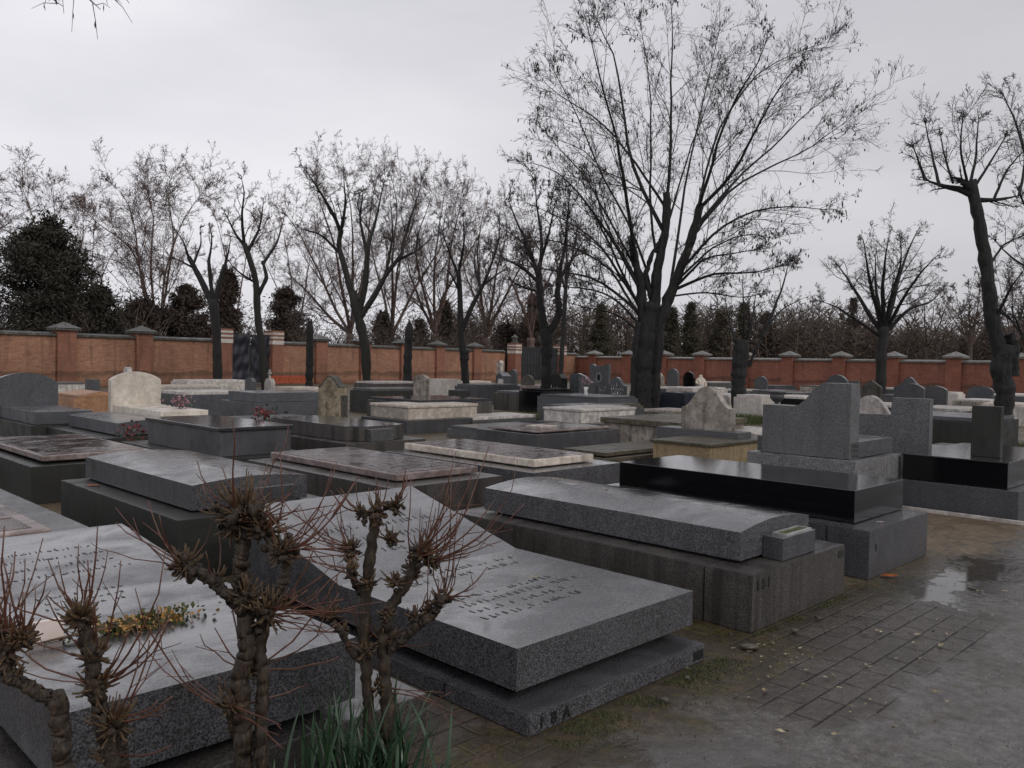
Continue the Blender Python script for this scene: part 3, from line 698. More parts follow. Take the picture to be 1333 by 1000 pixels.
bg(948, 30, 2.2, 1.4, .55, ('white_grey', 'white_grey'), 'pale long tomb left of the cut stump')
bg(870, 24, 1.5, 1.0, .3, ('mossy', 'limestone'), 'low brown slab at the right foot of the big tree')
bg(986, 24.5, 1.1, .9, .74, ('white_band', 'white_band'), 'white square box tomb right of the cut stump')
bh(991, 490, 40, 17, 'round', GR, 'round disc-topped grey headstone near the wall right of the stump')
bg(1000, 26, 1.4, 1.0, .42, (GD, 'limestone'), 'low dark tomb with brown lid right of the white box tomb')
bg(1040, 26, 1.8, 1.3, .68, ('black', 'white_band'), 'black tomb with wet white-looking lid behind the urn')
bg(1035, 32, 2.2, 1.2, .6, ('navy', GR), 'dark tomb with grey lid farther behind the urn')
bg(1010, 36, 2.2, 1.2, .55, (GR, GR), 'grey slab tomb near the right wall behind the urn')
bh(1090, 488, 26, 28, 'round', GF, 'arched bluish headstone peeping over the stepped wing-shaped memorial')
bh(1112, 496, 30, 14, 'flat', GF, 'small flat-topped stone right of the arched bluish headstone')
bh(1134, 515, 14.8, 66, 'ogee', 'white_grey', 'broad pale ogee headstone right of the stepped wing-shaped memorial')
bh(1135, 495, 19, 26, 'gable', 'limestone_dark', 'soot-dark gabled headstone behind the broad pale ogee one')
bg(1100, 21, 2.0, 1.2, .52, (GF, GR), 'grey tomb hidden behind the stepped wing-shaped memorial')
bh(1184, 499, 26, 34, 'segment', GF, 'broad bluish headstone, left of the near pair behind the stepped stone')
bh(1184, 491, 30, 22, 'ogee', GF, 'taller bluish headstone behind the pair near the right wall')
bh(1216, 502, 26.5, 30, 'segment', GR, 'round-shouldered grey headstone, right of the near pair')
bg(1236, 33, .9, .9, .7, ('white_band', 'white_band'), 'small white block tomb at the foot of the right wall')
bh(1277, 503, 34, 28, 'arch', GF, 'arched bluish headstone standing alone left of the leaning tree')
bg(1278, 31, 2.2, 1.3, .5, ('limestone', 'white_grey'), 'pale low tomb in front of the arched lone headstone')
bg(1235, 22, 2.2, 1.3, .6, (GD, 'white_grey'), 'dark tomb with pale wet lid behind the small dark upright block')
bg(1240, 15.2, 1.9, 1.7, .78, (GD, GF), 'large dark granite tomb right of the grey stepped upright stone')
bg(1248, 12.2, 1.6, 1.0, .45, ('granite_rock', 'granite_rock'), 'low grey slab between the stepped stone and the dark upright block')
bg(1318, 25, 2.0, 1.2, .62, ('white_grey', 'white_worn'), 'pale tomb behind the leaning tree at the right edge')
bg(1325, 32, 2.2, 1.2, .7, (GF, 'white_band'), 'grey tomb with white lid at the right edge by the wall')
bg(1010, 45, 2.4, 1.2, .55, (GF, GR), 'farthest grey slab at the foot of the right wall')
bg(1165, 44, 2.2, 1.2, .55, (GF, 'white_grey'), 'grey slab with pale lid at the foot of the tree by the right wall')
bg(1068, 44, 2.2, 1.2, .6, ('limestone', GR), 'brownish tomb at the foot of the right wall between two pillars')
bg(930, 49, 2.6, 1.2, .6, (GR, 'white_grey'), 'pale-lidded tomb by the right wall beyond the statue')
bg(1150, 24, 2.0, 1.2, .58, ('navy', 'white_grey'), 'blue-black tomb with pale lid behind the soot-dark gabled headstone')
bg(1175, 33, 2.2, 1.2, .55, (GR, GR), 'plain grey tomb farther back beyond the bluish headstones')
bg(960, 38, 2.2, 1.2, .5, (GR, 'white_band'), 'thin white-topped slab beyond the cut stump')
bg(970, 15.5, 2.0, 1.0, .4, ('marble_pink', 'white_grey'), 'low pinkish slab between the blotched headstone and the stepped memorial')
# statue: draped child-like figure, one continuous lathe with arms
g = thing('statue', 'small white weathered stone figure on a plinth before the right wall', 'statue', at(912, 39), 0)
def skin(name, pts, edges, rad, mat, parent, sub=2):
    me = D.meshes.new(name); me.from_pydata(pts, edges, []); me.update(); o = link(name, me, mat, parent)
    md = o.modifiers.new('skin', 'SKIN'); md.use_smooth_shade = True
    for i, r in enumerate(rad): me.skin_vertices[0].data[i].radius = (r, r) if not isinstance(r, tuple) else r
    me.skin_vertices[0].data[0].use_root = True
    sb = o.modifiers.new('sub', 'SUBSURF'); sb.levels = sb.render_levels = sub; return o
def mkskin(name, pts, edges, rad, mat, parent):
    me = D.meshes.new(name); me.from_pydata(pts, edges, []); me.update(); o = link(name, me, mat, parent)
    md = o.modifiers.new('skin', 'SKIN'); md.use_smooth_shade = True
    if not me.skin_vertices: 
        bm = bmesh.new(); bm.from_mesh(me); bm.verts.layers.skin.verify(); bm.to_mesh(me); bm.free()
    for i, r in enumerate(rad): me.skin_vertices[0].data[i].radius = (r, r)
    me.skin_vertices[0].data[0].use_root = True
    sb = o.modifiers.new('sub', 'SUBSURF'); sb.levels = sb.render_levels = 2; return o
mkskin('figure', [(0, 0, .5), (.02, 0, .3), (.02, 0, .72), (0, 0, .9), (0, 0, 1.0), (0, 0, 1.12), (-.16, .02, .86), (-.2, -.08, .7), (-.06, -.16, .66), (.17, .02, .85), (.24, -.05, .66), (.2, -.12, .5)],
       [(0, 1), (0, 2), (2, 3), (3, 4), (4, 5), (3, 6), (6, 7), (7, 8), (3, 9), (9, 10), (10, 11)], [.19, .24, .16, .13, .06, .1, .07, .06, .045, .07, .06, .05], 'white_worn', g)
box('plinth', -.32, .32, -.25, .25, 0, .3, 'white_grey', g)
# urn
g = thing('stone_urn', 'dark stone urn on a slim foot behind the stepped wing-shaped memorial', 'urn', at(1012, 19), 0)
box('pedestal', -.2, .2, -.2, .2, 0, .62, GR, g)
lathe('bowl', [(.15, .621), (.15, .66), (.07, .7), (.05, .76), (.1, .8), (.15, .86), (.16, .93), (.13, .96), (.19, .99), (.19, 1.02), (.05, 1.04)], GR, g)
# vases and flowers
def flowers(px, Y, z, size, mat, label, n=120, vase=None, seed=1, name='flower_bunch'):
    g = thing(name, label, 'flowers', at(px, Y), 0, z=z)
    if vase:
        lathe('vase', [(.05, 0), (.06, .02), (.05, .15), (.075, .24), (.06, .25)], vase, g, 10); z0 = .25
    else: z0 = 0
    rg = np.random.default_rng(seed); P = rg.normal(size=(n, 3)) * size * .36 * np.array([1, 1, .55]) + np.array([0, 0, z0 + size * .6])
    P[:, 2] = np.maximum(P[:, 2], .01)
    cards('petals', P, .05, mat, g, rg, 0, .9)
    Q = rg.normal(size=(n // 2, 3)) * size * .45 * np.array([1, 1, .5]) + np.array([0, 0, z0 + size * .45]); Q[:, 2] = np.maximum(Q[:, 2], .01)
    cards('leaves', Q, .07, 'leaf_green', g, rg, 0, .4)
    tubes('stems', [(np.array([(0, 0, 0), tuple(P[i] * .5), tuple(P[i])]), np.array([.004, .003, .002])) for i in range(12)], 'stub', g, 3)
flowers(234, 15.4, .595, .26, 'flower_pink', 'pink flowers lying at the foot of the cream-white slab', 110, None, 1)
flowers(345, 12.4, .62, .22, 'flower_red', 'dark red flowers behind the high glossy-topped tomb', 90, None, 2)
flowers(172, 12.3, .3, .3, 'flower_red', 'dark red flowers beside the low dark crowned tomb', 70, None, 3)
flowers(763, 25.2, .6, .28, 'flower_pink', 'pale pink flowers in a white vase on the long blue-grey tomb', 90, 'white_plastic', 4)
g = thing('plastic_barrier', 'low orange plastic strip at the foot of the brick wall beside the covered gate', 'barrier', at(375, 44), math.radians(46))
bm = bmesh.new()
for i in range(9): addbox(bm, -1 + i * .25, -.82 + i * .25, -.02, .02, .2, .5)
addbox(bm, -1.05, 1.05, -.03, -.0201, .45, .58); addbox(bm, -1.05, 1.05, -.03, -.0201, .2, .3); bmo('panel', bm, 'orange', g)
bm = bmesh.new(); addbox(bm, -1.1, -1.051, -.05, .05, 0, .6); addbox(bm, 1.051, 1.1, -.05, .05, 0, .6); bmo('posts', bm, 'orange', g)

# ------------------------------------------------------------------ boundary walls
def wall_run(p0, p1, gaps, pillars, hf, mats, label, cop, capm, posts=()):
    v = np.array(p1) - np.array(p0); ln = np.hypot(*v); ang = math.atan2(v[1], v[0]); d = v / ln
    g = thing('brick_wall', label, 'wall', p0, ang)
    def u(q): return float(np.dot(np.array(q) - np.array(p0), d))
    P = sorted(u(q) for q in pillars); cuts = [0] + P + [ln]; G = [(u(a), u(b)) for a, b in gaps]
    edges = sorted(set(cuts + [x for a in G for x in a]))
    for a, b in zip(edges, edges[1:]):
        mid = (a + b) / 2
        if b - a < .9 or any(x - .05 <= mid <= y + .05 for x, y in G): continue
        pa = .42 if a in P else 0; pb = .42 if b in P else 0
        h = hf(mid); a2, b2 = a + pa, b - pb
        box('panel', a2, b2, -.15, .15, 0, h - .17, mats[0], g, 0)
        prism('coping', [(-.26, h - .169), (-.26, h - .08), (0, h), (.26, h - .08), (.26, h - .169)], 'x', a2 + .001, b2 - .001, cop, g, .01)
    for a in P:
        h = hf(a)
        if any(x + .2 < a < y - .2 for x, y in G): continue
        pl = box('pillar', a - .418, a + .418, -.36, .36, 0, h + .1, mats[1], g, .01)
        bm = bmesh.new(); addbox(bm, a - .56, a + .56, -.5, .5, h + .101, h + .2)
        vs = [bm.verts.new(p) for p in ((a - .6, -.54, h + .2), (a + .6, -.54, h + .2), (a + .6, .54, h + .2), (a - .6, .54, h + .2))]; ap = bm.verts.new((a, 0, h + .5))
        bm.faces.new(vs[::-1])
        for i in range(4): bm.faces.new((vs[i], vs[(i + 1) % 4], ap))
        bmo('cap', bm, capm, pl)
    return g, d, ang
def wl(px):
    Y = 1 / (.0274 - .01152 * px / 650); return ((px - 666.5) / F * Y, Y)
A0, A1 = wl(-420), (5.45, 72.3)
hl = lambda u_: 2.55 - u_ * .0035
lp = [wl(p) for p in (-330, -235, -130, -20, 85, 187, 420, 478, 531, 577, 626, 738)]
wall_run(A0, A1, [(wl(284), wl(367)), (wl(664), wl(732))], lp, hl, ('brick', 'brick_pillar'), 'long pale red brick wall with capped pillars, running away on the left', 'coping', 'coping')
B0, B1 = (5.6, 72.0), (41, 30.3)
def wr(px):
    k = (px - 666.5) / F; dx, dy = B1[0] - B0[0], B1[1] - B0[1]; t = (k * B0[1] - B0[0]) / (dx - k * dy); return (B0[0] + dx * t, B0[1] + dy * t)
rp = [wr(p) for p in (773, 818, 864, 913, 969, 1027, 1094, 1163, 1243, 1333, 1440, 1560)]
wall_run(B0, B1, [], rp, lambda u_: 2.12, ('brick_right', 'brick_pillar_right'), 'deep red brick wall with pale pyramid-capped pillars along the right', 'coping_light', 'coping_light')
# gates
def gatepost(g, x, h, band=True, brick='brick_pillar'):
    p = box('gatepost', x - .36, x + .36, -.4, .4, 0, h - .75, brick, g, .01)
    z = h - .749; k = 0
    while z < h - .05:
        t_ = .22 if k == 0 else .11
        box('band', x - .375 - .01 * (k % 2), x + .375 + .01 * (k % 2), -.42, .42, z, z + t_ - .002, 'white_band' if k % 2 == 0 else brick, p, .003); z += t_; k += 1
    return p
q0, q1 = np.array(wl(289)), np.array(wl(356)); v = q1 - q0; ln = np.hypot(*v)
g = thing('covered_gate', 'double gate covered with wrinkled blue-grey tarpaulin between striped posts', 'gate', tuple(q0), math.atan2(v[1], v[0]))
gatepost(g, 0, 3.0); gatepost(g, ln, 3.0)
rg = np.random.default_rng(3)
def tarp(x0, x1, seed):
    bm = bmesh.new(); nx, nz = 26, 34; rows = []; rr = random.Random(seed); ph = [rr.uniform(0, 6) for _ in range(8)]
    for j in range(nz + 1):
        row = []
        for i in range(nx + 1):
            x = x0 + (x1 - x0) * i / nx; z = .12 + 2.63 * j / nz
            y = -.1 + .035 * math.sin(3 * x + 5 * z + ph[0]) + .03 * math.sin(9 * z + 2 * x + ph[1] + 2 * math.sin(3 * x)) + .02 * math.sin(14 * x - 6 * z + ph[2])
            row.append(bm.verts.new((x, y, z)))
        rows.append(row)
    for j in range(nz):
        for i in range(nx): bm.faces.new((rows[j][i], rows[j][i + 1], rows[j + 1][i + 1], rows[j + 1][i]))
    bmesh.ops.solidify(bm, geom=bm.faces[:], thickness=.01)
    return bmo('tarpaulin', bm, 'tarp', g, True)
tarp(.37, ln / 2 - .04, 1); tarp(ln / 2 + .06, ln - .37, 2)
bm = bmesh.new(); addbox(bm, ln / 2 - .05, ln / 2 + .05, -.06, .06, 0, 2.85); addbox(bm, .37, ln / 2 - .051, .0, .05, 2.6, 2.68); addbox(bm, ln / 2 + .051, ln - .37, .0, .05, 2.6, 2.68); bmo('frame', bm, 'metal_dark', g)
q0, q1 = np.array(wl(669)), np.array(wl(728)); v = q1 - q0; ln = np.hypot(*v)
g = thing('metal_gate', 'dark grey metal double gate between lantern-topped brick posts in the wall corner', 'gate', tuple(q0), math.atan2(v[1], v[0]))
for x in (0, ln):
    p = gatepost(g, x, 2.9)
    o = lathe('finial', [(.3, 2.9), (.34, 2.98), (.2, 3.05), (.22, 3.3), (.3, 3.38), (.12, 3.5), (.04, 3.62)], 'coping', p, 8, False); o.location.x = x
for a, b in ((.37, ln / 2 - .02), (ln / 2 + .02, ln - .37)):
    bm = bmesh.new(); addbox(bm, a, b, -.03, .03, .08, 2.7); n = 7
    for i in range(n): x = a + (b - a) * (i + .5) / n; addbox(bm, x - .03, x + .03, -.05, -.0301, .15, 2.65)
    for z in (.3, 1.3, 2.5): addbox(bm, a, b, -.07, -.0501, z, z + .08)
    bmo('leaf', bm, 'metal_dark', g)

# ------------------------------------------------------------------ trees
def unit(v): return v / (np.linalg.norm(v) + 1e-9)
def grow(out, P, Dv, ln, R, lev, C, rg):
    """P, Dv (B,3); ln, R (B,): a whole generation of branches at once"""
    n = C['n'][lev]; st = (ln / n)[:, None]; pts = [P]; dirs = [Dv]; d = Dv; p = P
    for i in range(n):
        d = d + rg.normal(size=d.shape) * C['wig'][lev]; d[:, 2] += C['up'][lev]; d = d / np.linalg.norm(d, axis=1, keepdims=True); p = p + d * st; pts.append(p); dirs.append(d)
    pts = np.stack(pts, 1); dirs = np.stack(dirs, 1); rad = R[:, None] * (1 - (1 - C.get('tap', .3)) * np.linspace(0, 1, n + 1))[None]
    out.setdefault(lev, []).append((pts, rad))
    if lev < C['max']: spawn(out, pts, dirs, rad, ln, lev, C['kids'][lev], C['t0'], C, rg)
def spawn(out, pts, dirs, rad, ln, lev, K, t0, C, rg):
    B, m, _ = pts.shape; n = m - 1; t = rg.uniform(t0, 1, (B, K)); f = t * n; i = np.minimum(f.astype(int), n - 1); f = (f - i)[..., None]; b = np.arange(B)[:, None]
    p = pts[b, i] * (1 - f) + pts[b, i + 1] * f; d = dirs[b, i]
    a = rg.normal(size=p.shape); a -= (a * d).sum(-1, keepdims=True) * d; a /= np.linalg.norm(a, axis=-1, keepdims=True) + 1e-9
    th = rg.uniform(*C['ang'], (B, K))[..., None]; nd = d * np.cos(th) + a * np.sin(th); nd[..., 2] += C.get('lift', .1); nd /= np.linalg.norm(nd, axis=-1, keepdims=True)
    L_ = ln[:, None] * C['lr'][lev] * rg.uniform(.5, 1.2, (B, K)) * (1.25 - .6 * t)
    r_ = np.maximum(rad[b, i] * C['rr'], C['rmin'] * (1 - .12 * lev))
    grow(out, p.reshape(-1, 3), nd.reshape(-1, 3), L_.ravel(), r_.ravel(), lev + 1, C, rg)
def resample(P, n):
    P = np.array(P, float); s = np.r_[0, np.cumsum(np.linalg.norm(np.diff(P, axis=0), axis=1))]; u = np.linspace(0, s[-1], n)
    Q = np.stack([np.interp(u, s, P[:, k]) for k in range(3)], 1)
    for _ in range(2): Q[1:-1] = Q[1:-1] * .5 + (Q[:-2] + Q[2:]) * .25
    return Q, s[-1]
def lumpy(P, r0, r1, rg, amp=.1, n=None, jit=.15):
    n = n or 12; Q, ln = resample(P, n); r = np.linspace(r0, r1, n) * (1 + rg.normal(size=n) * amp)
    return Q, r, ln
def from_px(base_px, base_y, Y, pts, rg, dep=None):
    """silhouette of one limb read off in picture units, given real size at the tree's distance; depth wanders"""
    k = Y / F; out = []; yy = 0; sl = rg.uniform(-.6, .6) if dep is None else dep
    x0_, z0_ = pts[0]
    for i, (px, py) in enumerate(pts):
        dy = sl * k * abs(py - pts[0][1]) + sl * .5 * k * abs(px - x0_); out.append(((px - 666.5) / F * (Y + dy) - (base_px - 666.5) / F * Y, dy, zt(px, py, Y + dy)))
    return out
def tree(name, label, px, Y, trunk, limbs, C, bark, twig, seed, tips=None, sides=9, group=None, kids=6, cat='tree', pods=0, X=None, fit=.86):
    rg = np.random.default_rng(seed); g = thing(name, label, cat, at(px, Y) if X is None else (X, Y), 0, group)
    k = Y / F; thick = []
    for pts, r0, r1 in trunk:
        P = from_px(px, 0, Y, pts, rg, 0.0)
        if P[0][2] < .6: P[0] = (P[0][0], P[0][1], -.1)
        Q, r, ln = lumpy(P, r0 * k * .85, r1 * k * .85, rg, .06, 24 if Y < 32 else 16)
        if P[0][2] < 0: r[0] *= 1.35; r[1] *= 1.12
        thick.append((Q, r))
    out = {}
    for pts, r0, r1 in limbs:
        pts = [(pts[0][0] + (a_ - pts[0][0]) * fit, pts[0][1] + (b_ - pts[0][1]) * fit) for a_, b_ in pts]
        P = from_px(px, 0, Y, pts, rg); Q, r, ln = lumpy(P, r0 * k, max(r1 * k, C['rmin']), rg, .03, 12)
        Q[1:] += np.cumsum(rg.normal(size=(11, 3)) * .01 * ln / 3, axis=0)
        r = r0 * k * (1 - np.linspace(0, 1, 12)) ** .9 * .85 + .006; thick.append((Q, r)); dirs = np.gradient(Q, axis=0); dirs /= np.linalg.norm(dirs, axis=1, keepdims=True)
        spawn(out, Q[None], dirs[None], r[None], np.array([ln * .8]), 0, kids, .08, C, rg)
        spawn(out, Q[None], dirs[None], r[None], np.array([ln * .26]), 0, 4, .85, C, rg)
    tr = tubes('trunk', thick[:len(trunk)], bark, g, sides)
    if Y < 32: gnarl(tr, min(.05, 5 * k * .22), seed, .3)
    tubes('limbs', thick[len(trunk):], bark, g, 6)
    tw_ = []; b1 = []
    for lev, it in out.items(): (b1 if lev <= 1 else tw_).extend(it)
    if b1: tubes('branches', b1, bark if pods == 0 else twig, g, 4)
    if tw_: tubes('crown', tw_, twig, g, 3)
    if pods and tw_:
        ends = np.concatenate([p[:, -1] for p, r in tw_]); sel = ends[rg.random(len(ends)) < .5]; 
        cl = sel[rg.integers(0, len(sel), pods)] + rg.normal(size=(pods, 3)) * .08
        cards('seed_pods', cl, .15, 'pods', g, rg, .75, .32)
    return g
CL = dict(n=[6, 7, 5, 3, 2], wig=[.08, .1, .14, .2, .3], up=[.03, .03, .02, .0, -.02], kids=[6, 8, 5, 2, 0], lr=[.46, .46, .48, .5, .5], ang=(.35, 1.0), t0=.12, rr=.36, rmin=.0075, max=4, lift=.12, tap=.4)
# the great locust
limbs = [
 ([(862, 262), (867, 190), (866, 100), (869, 30), (860, -30)], 2.5, 1.2),
 ([(861, 272), (830, 222), (808, 195), (770, 150), (700, 118), (682, 92)], 2.2, 1),
 ([(858, 300), (836, 262), (812, 215), (800, 150), (785, 70), (742, -10)], 3.0, 1.2),
 ([(824, 346), (818, 290), (806, 225), (788, 160), (766, 90), (740, 0)], 3.0, 1.2),
 ([(850, 330), (842, 270), (845, 190), (838, 90), (825, 0)], 2.0, 1),
 ([(905, 272), (940, 240), (962, 205), (985, 150), (1008, 105), (1045, 70)], 2.7, 1.2),
 ([(903, 276), (922, 200), (945, 125), (985, 70), (995, 20)], 2.5, 1),
 ([(901, 285), (925, 180), (965, 100), (1030, 60), (1085, 50)], 2.0, 1),
 ([(838, 414), (800, 375), (760, 352), (700, 345), (640, 330)], 2.5, 1.2),
 ([(835, 408), (800, 350), (765, 300), (715, 275), (662, 252)], 2.5, 1),
 ([(835, 385), (800, 325), (760, 262), (720, 218), (668, 205)], 2.5, 1),
 ([(833, 370), (790, 290), (745, 215), (705, 180), (680, 150)], 2.0, 1),
 ([(874, 378), (930, 352), (980, 356), (1035, 342)], 2.5, 1),
 ([(882, 352), (930, 295), (980, 268), (1040, 265), (1098, 270)], 2.2, 1),
 ([(896, 312), (940, 245), (990, 215), (1050, 180), (1108, 142)], 2.2, 1),
 ([(898, 298), (950, 236), (1000, 190), (1060, 132), (1104, 102)], 2.2, 1),
 ([(868, 385), (880, 300), (893, 200), (912, 100), (928, 10)], 2.5, 1),
 ([(836, 436), (800, 405), (760, 398), (715, 385)], 1.8, .9),
 ([(845, 380), (822, 300), (775, 230), (735, 130), (690, 60)], 2.0, 1),
 ([(876, 368), (920, 320), (970, 300), (1010, 310)], 1.8, .9),
 ([(858, 330), (875, 240), (905, 150), (935, 70)], 1.8, .9),
 ([(832, 415), (790, 345), (730, 310), (660, 300)], 2.2, .9), ([(830, 400), (780, 310), (740, 240), (690, 235)], 2.2, .9), ([(834, 425), (790, 380), (740, 370), (690, 365)], 2, .9), ([(840, 400), (812, 340), (780, 290), (750, 200)], 2.2, .9), ([(876, 374), (915, 335), (950, 330), (995, 320)], 2.2, .9),
 ([(870, 386), (925, 380), (970, 390), (1010, 380)], 1.5, .8)]
trunk = [([(838, 545), (838, 480), (842, 420), (846, 395)], 14, 14), ([(836, 420), (831, 370), (822, 335), (816, 308)], 9, 4.5),
 ([(848, 430), (852, 350), (862, 300), (862, 252)], 9, 5.5), ([(855, 425), (873, 375), (893, 320), (906, 268)], 9, 5.5),
 ([(848, 395), (836, 362), (845, 330), (858, 312)], 5, 3), ([(853, 545), (854, 480), (856, 420)], 7, 9), ([(825, 540), (827, 480), (831, 420)], 6, 8)]
tree('locust_tree', 'huge many-stemmed bare tree with hanging pods, right of centre', 840, 27.2, trunk, limbs, CL, 'bark_dark', 'twig_dark', 11, kids=10, sides=12, pods=2600, fit=.94)
C2 = dict(CL, kids=[5, 7, 6, 3, 0], wig=[.1, .16, .22, .28, .3], rmin=.009)
C3 = dict(CL, kids=[4, 7, 5, 3, 0], wig=[.1, .18, .25, .3, .3], rmin=.009)
tree('street_tree', 'bare dark tree with short V-fork trunk, just left of the huge tree', 712, 30.8, [([(712, 530), (711, 470), (709, 428)], 9, 8.5), ([(708, 432), (701, 395), (698, 352)], 7, 5), ([(712, 436), (727, 408), (723, 380), (725, 350)], 5.5, 4)],
  [([(698, 360), (685, 320), (665, 280), (650, 240)], 3.5, .8), ([(699, 355), (702, 310), (694, 260), (690, 215)], 3.5, .8), ([(725, 355), (735, 310), (740, 260), (742, 225)], 3, .8), ([(700, 370), (675, 345), (645, 330), (620, 318)], 3, .8), ([(724, 365), (750, 330), (765, 300)], 3, .8), ([(698, 350), (712, 300), (720, 250)], 3, .8), ([(698, 380), (672, 372), (650, 360)], 2, .7)], C2, 'bark_dark', 'twig_dark', 12, kids=10)
tree('street_tree', 'thin bare tree with knotty base and small fork, centre left', 606, 36.6, [([(607, 522), (604, 470), (598, 432), (597, 385), (594, 352)], 6.5, 3.5), ([(600, 432), (611, 402), (626, 372)], 4, 3), ([(604, 470), (604, 455)], 7.5, 7)],
  [([(594, 360), (585, 335), (572, 300), (565, 270)], 2.4, .7), ([(595, 352), (603, 310), (600, 265)], 2.4, .7), ([(626, 374), (640, 340), (650, 300), (648, 270)], 2.4, .7), ([(624, 376), (612, 340), (618, 300)], 2.4, .7), ([(597, 380), (580, 350), (562, 340)], 2, .6), ([(626, 372), (655, 350), (668, 345)], 2, .6)], C3, 'bark_dark', 'twig_dark', 13, kids=7)
tree('street_tree', 'mossy bare tree with broad three-way fork, left of centre', 476, 34.8, [([(478, 520), (475, 450), (463, 405), (457, 380)], 7.5, 7), ([(460, 398), (447, 350), (437, 318), (442, 300)], 5.5, 3.5), ([(466, 408), (474, 370), (476, 322)], 5, 4), ([(468, 412), (486, 385), (500, 358), (520, 332)], 5, 3)],
  [([(442, 305), (425, 265), (400, 225), (380, 200)], 3, .8), ([(440, 310), (450, 260), (445, 210)], 3, .8), ([(476, 325), (490, 270), (500, 215)], 3, .8), ([(520, 334), (530, 290), (545, 240), (550, 215)], 2.5, .8), ([(475, 330), (463, 280), (470, 230)], 3, .8), ([(440, 330), (410, 300), (375, 290)], 2.5, .8), ([(512, 342), (545, 325), (575, 300)], 2.5, .8), ([(500, 358), (510, 300), (505, 250)], 2.5, .8)], C2, 'bark_green', 'twig_dark', 14, kids=7)
tree('street_tree', 'bare tree with bent trunk in front of the covered gate', 340, 38.9, [([(347, 508), (340, 450), (333, 405), (333, 365), (322, 335), (316, 318)], 6.5, 4), ([(334, 385), (346, 362), (340, 340)], 3.5, 2.5)],
  [([(316, 322), (310, 280), (315, 240), (308, 215)], 2.6, .7), ([(320, 330), (340, 290), (345, 245)], 2.6, .7), ([(318, 322), (300, 300), (280, 262)], 2.4, .7), ([(340, 345), (362, 310), (372, 270)], 2.4, .7), ([(333, 370), (300, 350), (285, 330)], 2, .6)], C3, 'bark_green', 'twig_plane', 15, kids=7)
tree('street_tree', 'bare pollarded tree with raised arms left of the covered gate', 279, 38, [([(284, 508), (281, 430), (276, 390)], 6.5, 7), ([(276, 398), (262, 368), (244, 335)], 5.5, 3.5), ([(278, 400), (284, 370), (291, 345)], 4.5, 3), ([(276, 392), (272, 360), (270, 340)], 3.5, 2.5)],
  [([(245, 338), (235, 310), (225, 295)], 2, .6), ([(250, 345), (262, 315), (260, 290)], 2, .6), ([(291, 348), (297, 320), (300, 300)], 2, .6), ([(270, 342), (276, 310), (272, 285)], 2, .6), ([(252, 350), (225, 335), (205, 332)], 1.8, .6)], C3, 'bark_dark', 'twig_plane', 16, kids=6)
tree('pollard_stump', 'thick cut-off trunk with a few long shoots, right of the huge tree', 963, 25, [([(963, 550), (961, 500), (965, 442)], 11.5, 11.5), ([(974, 478), (985, 450), (998, 420)], 3, 2.2)],
  [([(998, 422), (1012, 385), (1025, 345), (1030, 320)], 2.2, .6), ([(965, 445), (966, 400), (962, 350)], 2, .6), ([(955, 445), (945, 410), (938, 375)], 1.8, .5), ([(972, 445), (980, 400), (985, 360)], 1.8, .5), ([(990, 440), (1015, 400), (1050, 380)], 2, .6), ([(970, 448), (975, 415), (972, 380)], 1.5, .5)], dict(C3, kids=[4, 5, 4, 2, 0], rmin=.007), 'bark_dark', 'twig_dark', 17, kids=5, sides=12)
tree('street_tree', 'bare vase-shaped tree by the right-hand wall', 1147, 42, [([(1147, 522), (1146, 460), (1148, 425)], 7.5, 7.5)],
  [([(1146, 432), (1120, 400), (1098, 360), (1070, 320)], 4, .8), ([(1147, 430), (1128, 380), (1118, 320), (1110, 290)], 4, .8), ([(1148, 428), (1145, 370), (1150, 310), (1155, 280)], 4, .8), ([(1150, 430), (1165, 370), (1180, 310), (1200, 270)], 4, .8), ([(1152, 432), (1185, 395), (1215, 390), (1235, 370)], 3.5, .8), ([(1142, 436), (1110, 415), (1080, 395), (1050, 385)], 3, .8), ([(1150, 430), (1157, 380), (1172, 330), (1168, 290)], 3.5, .8), ([(1148, 430), (1134, 370), (1132, 310)], 3.5, .8), ([(1153, 425), (1180, 370), (1210, 330), (1235, 310)], 3, .8)], C2, 'bark_dark', 'twig_dark', 18, kids=7)
tree('pollarded_tree', 'leaning pollarded tree with swollen knotted base at the right edge', 1310, 16.1, [([(1312, 592), (1306, 550), (1310, 510), (1300, 480), (1308, 450)], 11, 16), ([(1302, 470), (1287, 410), (1278, 340), (1265, 280), (1254, 236)], 11.5, 8), ([(1318, 490), (1318, 450), (1310, 434)], 9, 7)],
  [([(1256, 254), (1238, 248), (1215, 244), (1192, 234)], 6, 1.5), ([(1252, 244), (1240, 235), (1230, 232)], 6, 3), ([(1262, 262), (1290, 262), (1320, 256)], 4, 1.2), ([(1196, 236), (1188, 215), (1178, 190)], 2, .6), ([(1215, 244), (1205, 210), (1192, 160)], 2, .6), ([(1254, 240), (1262, 200), (1262, 150)], 2, .6), ([(1250, 240), (1240, 200), (1245, 150)], 1.8, .6), ([(1260, 245), (1285, 200), (1300, 170)], 1.8, .6), ([(1232, 240), (1220, 205), (1212, 170)], 1.6, .5), ([(1318, 256), (1325, 210), (1315, 165)], 2, .6), ([(1285, 262), (1300, 225), (1330, 190)], 1.8, .5), ([(1290, 420), (1310, 375), (1330, 350)], 2.5, .8), ([(1280, 350), (1300, 320), (1330, 305)], 2, .6), ([(1285, 400), (1312, 412), (1330, 440)], 2, .6)],
  dict(C3, kids=[4, 6, 4, 2, 0], lr=[.75, .55, .5, .5, .5], rmin=.005), 'bark_dark', 'twig_dark', 19, kids=6, sides=14, fit=1.)
